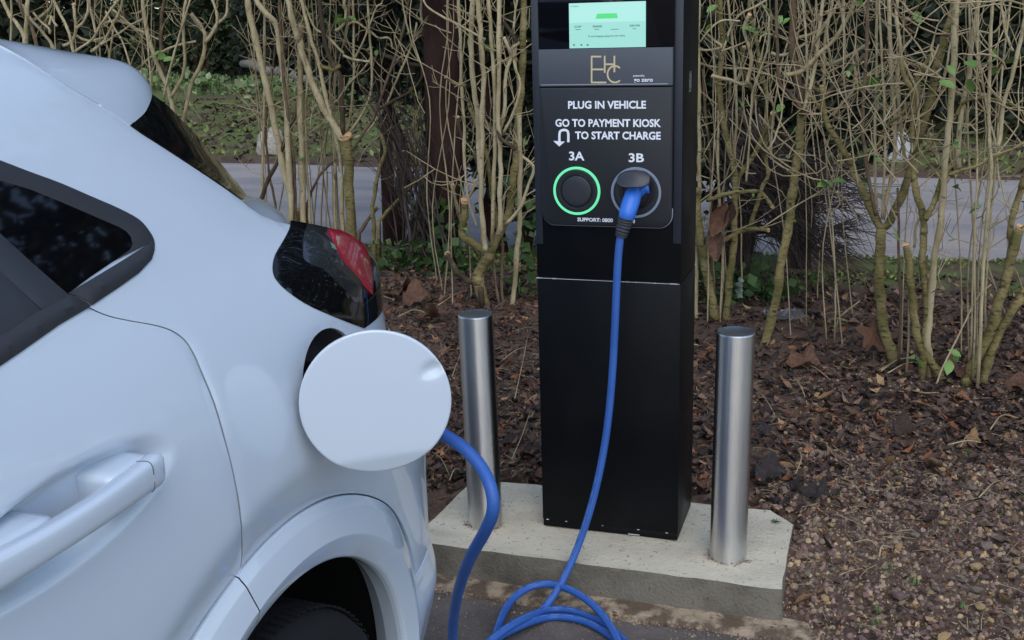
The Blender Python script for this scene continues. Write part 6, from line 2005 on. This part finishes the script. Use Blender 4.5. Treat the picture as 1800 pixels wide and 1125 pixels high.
# --- fallen twigs
TWL = 'thin pale twig lying on the leaf litter'
def ground_twig(pxs, r=0.0022, mat=None, lab=None):
    P = []
    for i, (x, y) in enumerate(pxs):
        g = gpx(x, y); P.append(g+Vector((0, 0, 0.010+0.012*math.sin(i*2.0))))
    C = [Vector(c) for c in catmull(P, 4)]
    base = C[0].copy()
    o = tube('twig', [c-base for c in C], [r*(1-0.4*i/len(C)) for i in range(len(C))], mat or m_twig, None, 6)
    o.location = base
    return tag(o, lab or TWL, 'twig', None if lab else 'twigs on the litter')
for pxs in ([(662, 520), (694, 534)], [(770, 540), (800, 525), (830, 508)], [(795, 665), (815, 620), (830, 600)], [(905, 705), (918, 650), (928, 590)], [(900, 812), (920, 770), (936, 710)], [(1395, 667), (1408, 690), (1420, 712)],
            [(1548, 657), (1580, 640), (1618, 632)], [(1560, 660), (1590, 648), (1612, 637)], [(1330, 690), (1345, 710), (1362, 730)], [(1405, 640), (1432, 655), (1460, 668)], [(1475, 845), (1495, 858), (1514, 868)], [(1500, 960), (1525, 961), (1545, 963)],
            [(1545, 985), (1550, 972), (1570, 964)], [(1688, 790), (1700, 775), (1714, 768), (1698, 770)], [(1665, 787), (1700, 785), (1730, 780)], [(1440, 780), (1452, 790), (1456, 800)], [(1400, 790), (1408, 815), (1398, 835)], [(1720, 880), (1745, 860), (1760, 845)],
            [(700, 560), (730, 552), (760, 556)], [(760, 800), (775, 815), (790, 835)], [(790, 850), (800, 835), (812, 828)], [(1740, 760), (1760, 740), (1790, 735)], [(880, 640), (905, 625), (925, 610)], [(1600, 690), (1625, 700), (1650, 690)]):
    ground_twig(pxs, ls.uniform(0.0016, 0.003))
# bulk fine twigs / needles
V, F = [], []
for k in range(1300):
    x, y = (ls.uniform(-3.0, 1.8), 2.9+abs(ls.gauss(0, 1.2))) if k % 3 else (ls.uniform(-0.1, 1.6), ls.uniform(2.1, 3.4))
    if not soil_ok(x, y) or on_plinth(x, y): continue
    z = soil_h(x, y)+0.006+ls.random()*0.012
    a = ls.uniform(0, 6.28); L = ls.uniform(0.02, 0.10)
    d = Vector((math.cos(a), math.sin(a), ls.gauss(0, 0.15)))*L
    p = Vector((x, y, z))
    v, f = tube_geo([p, p+d*0.5+Vector((ls.gauss(0, 0.005), ls.gauss(0, 0.005), 0.004)), p+d], ls.uniform(0.0007, 0.0016), 3, cap=False)
    b = len(V); V += v; F += [tuple(i+b for i in q) for q in f]
o = mesh_obj('twig_litter', V, F, m_twig); o['kind'] = 'stuff'
# --- moss, grass tufts, ivy
n = 22000
X = lr.uniform(-4.5, 3.0, n); Y = lr.uniform(5.8, 7.1, n)
keep = np.array([mnoise.noise(Vector((x*1.5, y*2.5, 4))) > 0.02 for x, y in zip(X, Y)])
X, Y = X[keep], Y[keep]
P = np.stack([X, Y, np.array([soil_h(x, y) for x, y in zip(X, Y)])], 1)
foliage('moss', None, P, 0.028, [(0.11, 0.165, 0.04), (0.08, 0.12, 0.032), (0.15, 0.205, 0.06), (0.09, 0.07, 0.045)], kind='stuff')
n = 9000
X = lr.uniform(-12, 6, n); Y = lr.uniform(10.6, 15.5, n)
keep = np.array([mnoise.noise(Vector((x*0.8, y*1.2, 9))) > 0.0 for x, y in zip(X, Y)])
X, Y = X[keep], Y[keep]
P = np.stack([X, Y, np.array([soil_h(x, y) for x, y in zip(X, Y)])], 1)
foliage('moss', None, P, 0.07, [(0.13, 0.17, 0.05), (0.10, 0.14, 0.04), (0.16, 0.20, 0.07)], kind='stuff')
scraps('leaf_litter', 5000, samp(-12, 6, 10.6, 16.5), 0.05, 0.12, LCOL+[(0.12, 0.09, 0.07)])
m_grass = MAT('grass_tuft', (0.09, 0.17, 0.035), 0.6)
for (px, py) in ((1545, 1075), (1692, 1068), (1605, 1025), (1575, 830), (1697, 798), (1540, 1095), (1560, 1000)):
    g = gpx(px, py)
    V, F = [], []
    for k in range(16):
        a = ls.uniform(0, 6.28); L = ls.uniform(0.008, 0.026)
        d = Vector((math.cos(a)*ls.uniform(0.2, 1.0), math.sin(a)*ls.uniform(0.2, 1.0), 1.0)).normalized()*L
        q = Vector((ls.gauss(0, 0.006), ls.gauss(0, 0.006), -0.002)); s = Vector((-math.sin(a), math.cos(a), 0))*0.0012
        b = len(V); V += [q-s, q+s, q+d*0.6+s*0.7, q+d, q+d*0.6-s*0.7]; F.append((b, b+1, b+2, b+3, b+4))
    o = mesh_obj('grass_tuft', V, F, m_grass, None, flat=True); o.location = g
    tag(o, 'tiny green grass tuft sprouting from the bare soil', 'grass', 'grass tufts on the soil')
m_ivy = MAT('ivy_leaf', (0.028, 0.055, 0.018), 0.4, spec=0.4, attr='Col')
P = []
for (px, py, y_, rx, rz, n_) in ((735, 472, 5.7, 0.30, 0.12, 240), (775, 440, 5.9, 0.14, 0.28, 170), (925, 440, 5.3, 0.10, 0.35, 130), (1320, 520, 5.4, 0.20, 0.12, 220), (1250, 480, 5.3, 0.10, 0.25, 80)):
    c = at_y(px, py, y_)
    d = lr.normal(size=(n_, 3))*np.array([rx, 0.10, rz])*0.6
    P.append(np.array(c)+d)
P = np.concatenate(P); P[:, 2] = np.maximum(P[:, 2], 0.10)
foliage('ivy', None, P, 0.052, [(0.022, 0.05, 0.016), (0.035, 0.07, 0.022), (0.05, 0.095, 0.03)], aspect=0.95, kind='stuff')
# --- rubbish: crumpled clear plastic and a scrap of pale green plastic
m_clear = MAT('clear_plastic', (0.80, 0.82, 0.86), 0.10, spec=0.5, trans=0.92)
def crumple(name, label, px, py, w, h, mat, seed, stand=0.0, y=None):
    g = gpx(px, py)
    if y: g = at_y(px, py, y)
    n = 13
    V = []
    for j in range(n):
        for i in range(n):
            u, v = i/(n-1)-0.5, j/(n-1)-0.5
            q = Vector((u*w*(1+0.25*mnoise.noise(Vector((u*3, v*3, seed)))), v*h, 0))
            k = mnoise.noise(Vector((u*6+seed, v*6, 1)))*0.030+mnoise.noise(Vector((u*15+seed, v*15, 2)))*0.014
            if stand: q = Vector((q.x, k, q.y))
            else: q.z = abs(k)+0.008
            V.append(q)
    F = [(j*n+i, j*n+i+1, (j+1)*n+i+1, (j+1)*n+i) for j in range(n-1) for i in range(n-1)]
    o = mesh_obj(name, V, F, mat, None, flat=True); o.location = g; o.rotation_euler = (0, 0, seed*0.4)
    return tag(o, label, 'litter')
crumple('plastic_bag', 'crumpled clear plastic bag in the leaves behind the right bollard', 1380, 558, 0.18, 0.15, m_clear, 1)
m_teal = MAT('green_plastic', (0.13, 0.19, 0.16), 0.4, spec=0.4)
crumple('plastic_scrap', 'dull green plastic scrap caught at the foot of the stems', 1300, 506, 0.075, 0.09, m_teal, 4, 1, 5.15)

# --- green conifer sprig dropped on the plinth, beside the right bollard
g = at_z(1363, 917, HP+0.004)
m_sprig = MAT('green_sprig', (0.035, 0.06, 0.022), 0.7)
V, F = [], []
for k in range(9):
    a = k*0.7; L = 0.010+0.009*ls.random()
    d = Vector((math.cos(a), math.sin(a)*0.8, ls.uniform(0.05, 0.5)))*L
    v, f = tube_geo([Vector((0, 0, 0)), d*0.5+Vector((0, 0, 0.002)), d], [0.0014, 0.0017, 0.0006], 5)
    b = len(V); V += v; F += [tuple(i+b for i in q) for q in f]
o = mesh_obj('conifer_sprig', V, F, m_sprig); o.location = g-Vector((0, 0, 0.002))
tag(o, 'tiny dark green conifer sprig lying on the concrete plinth', 'sprig')
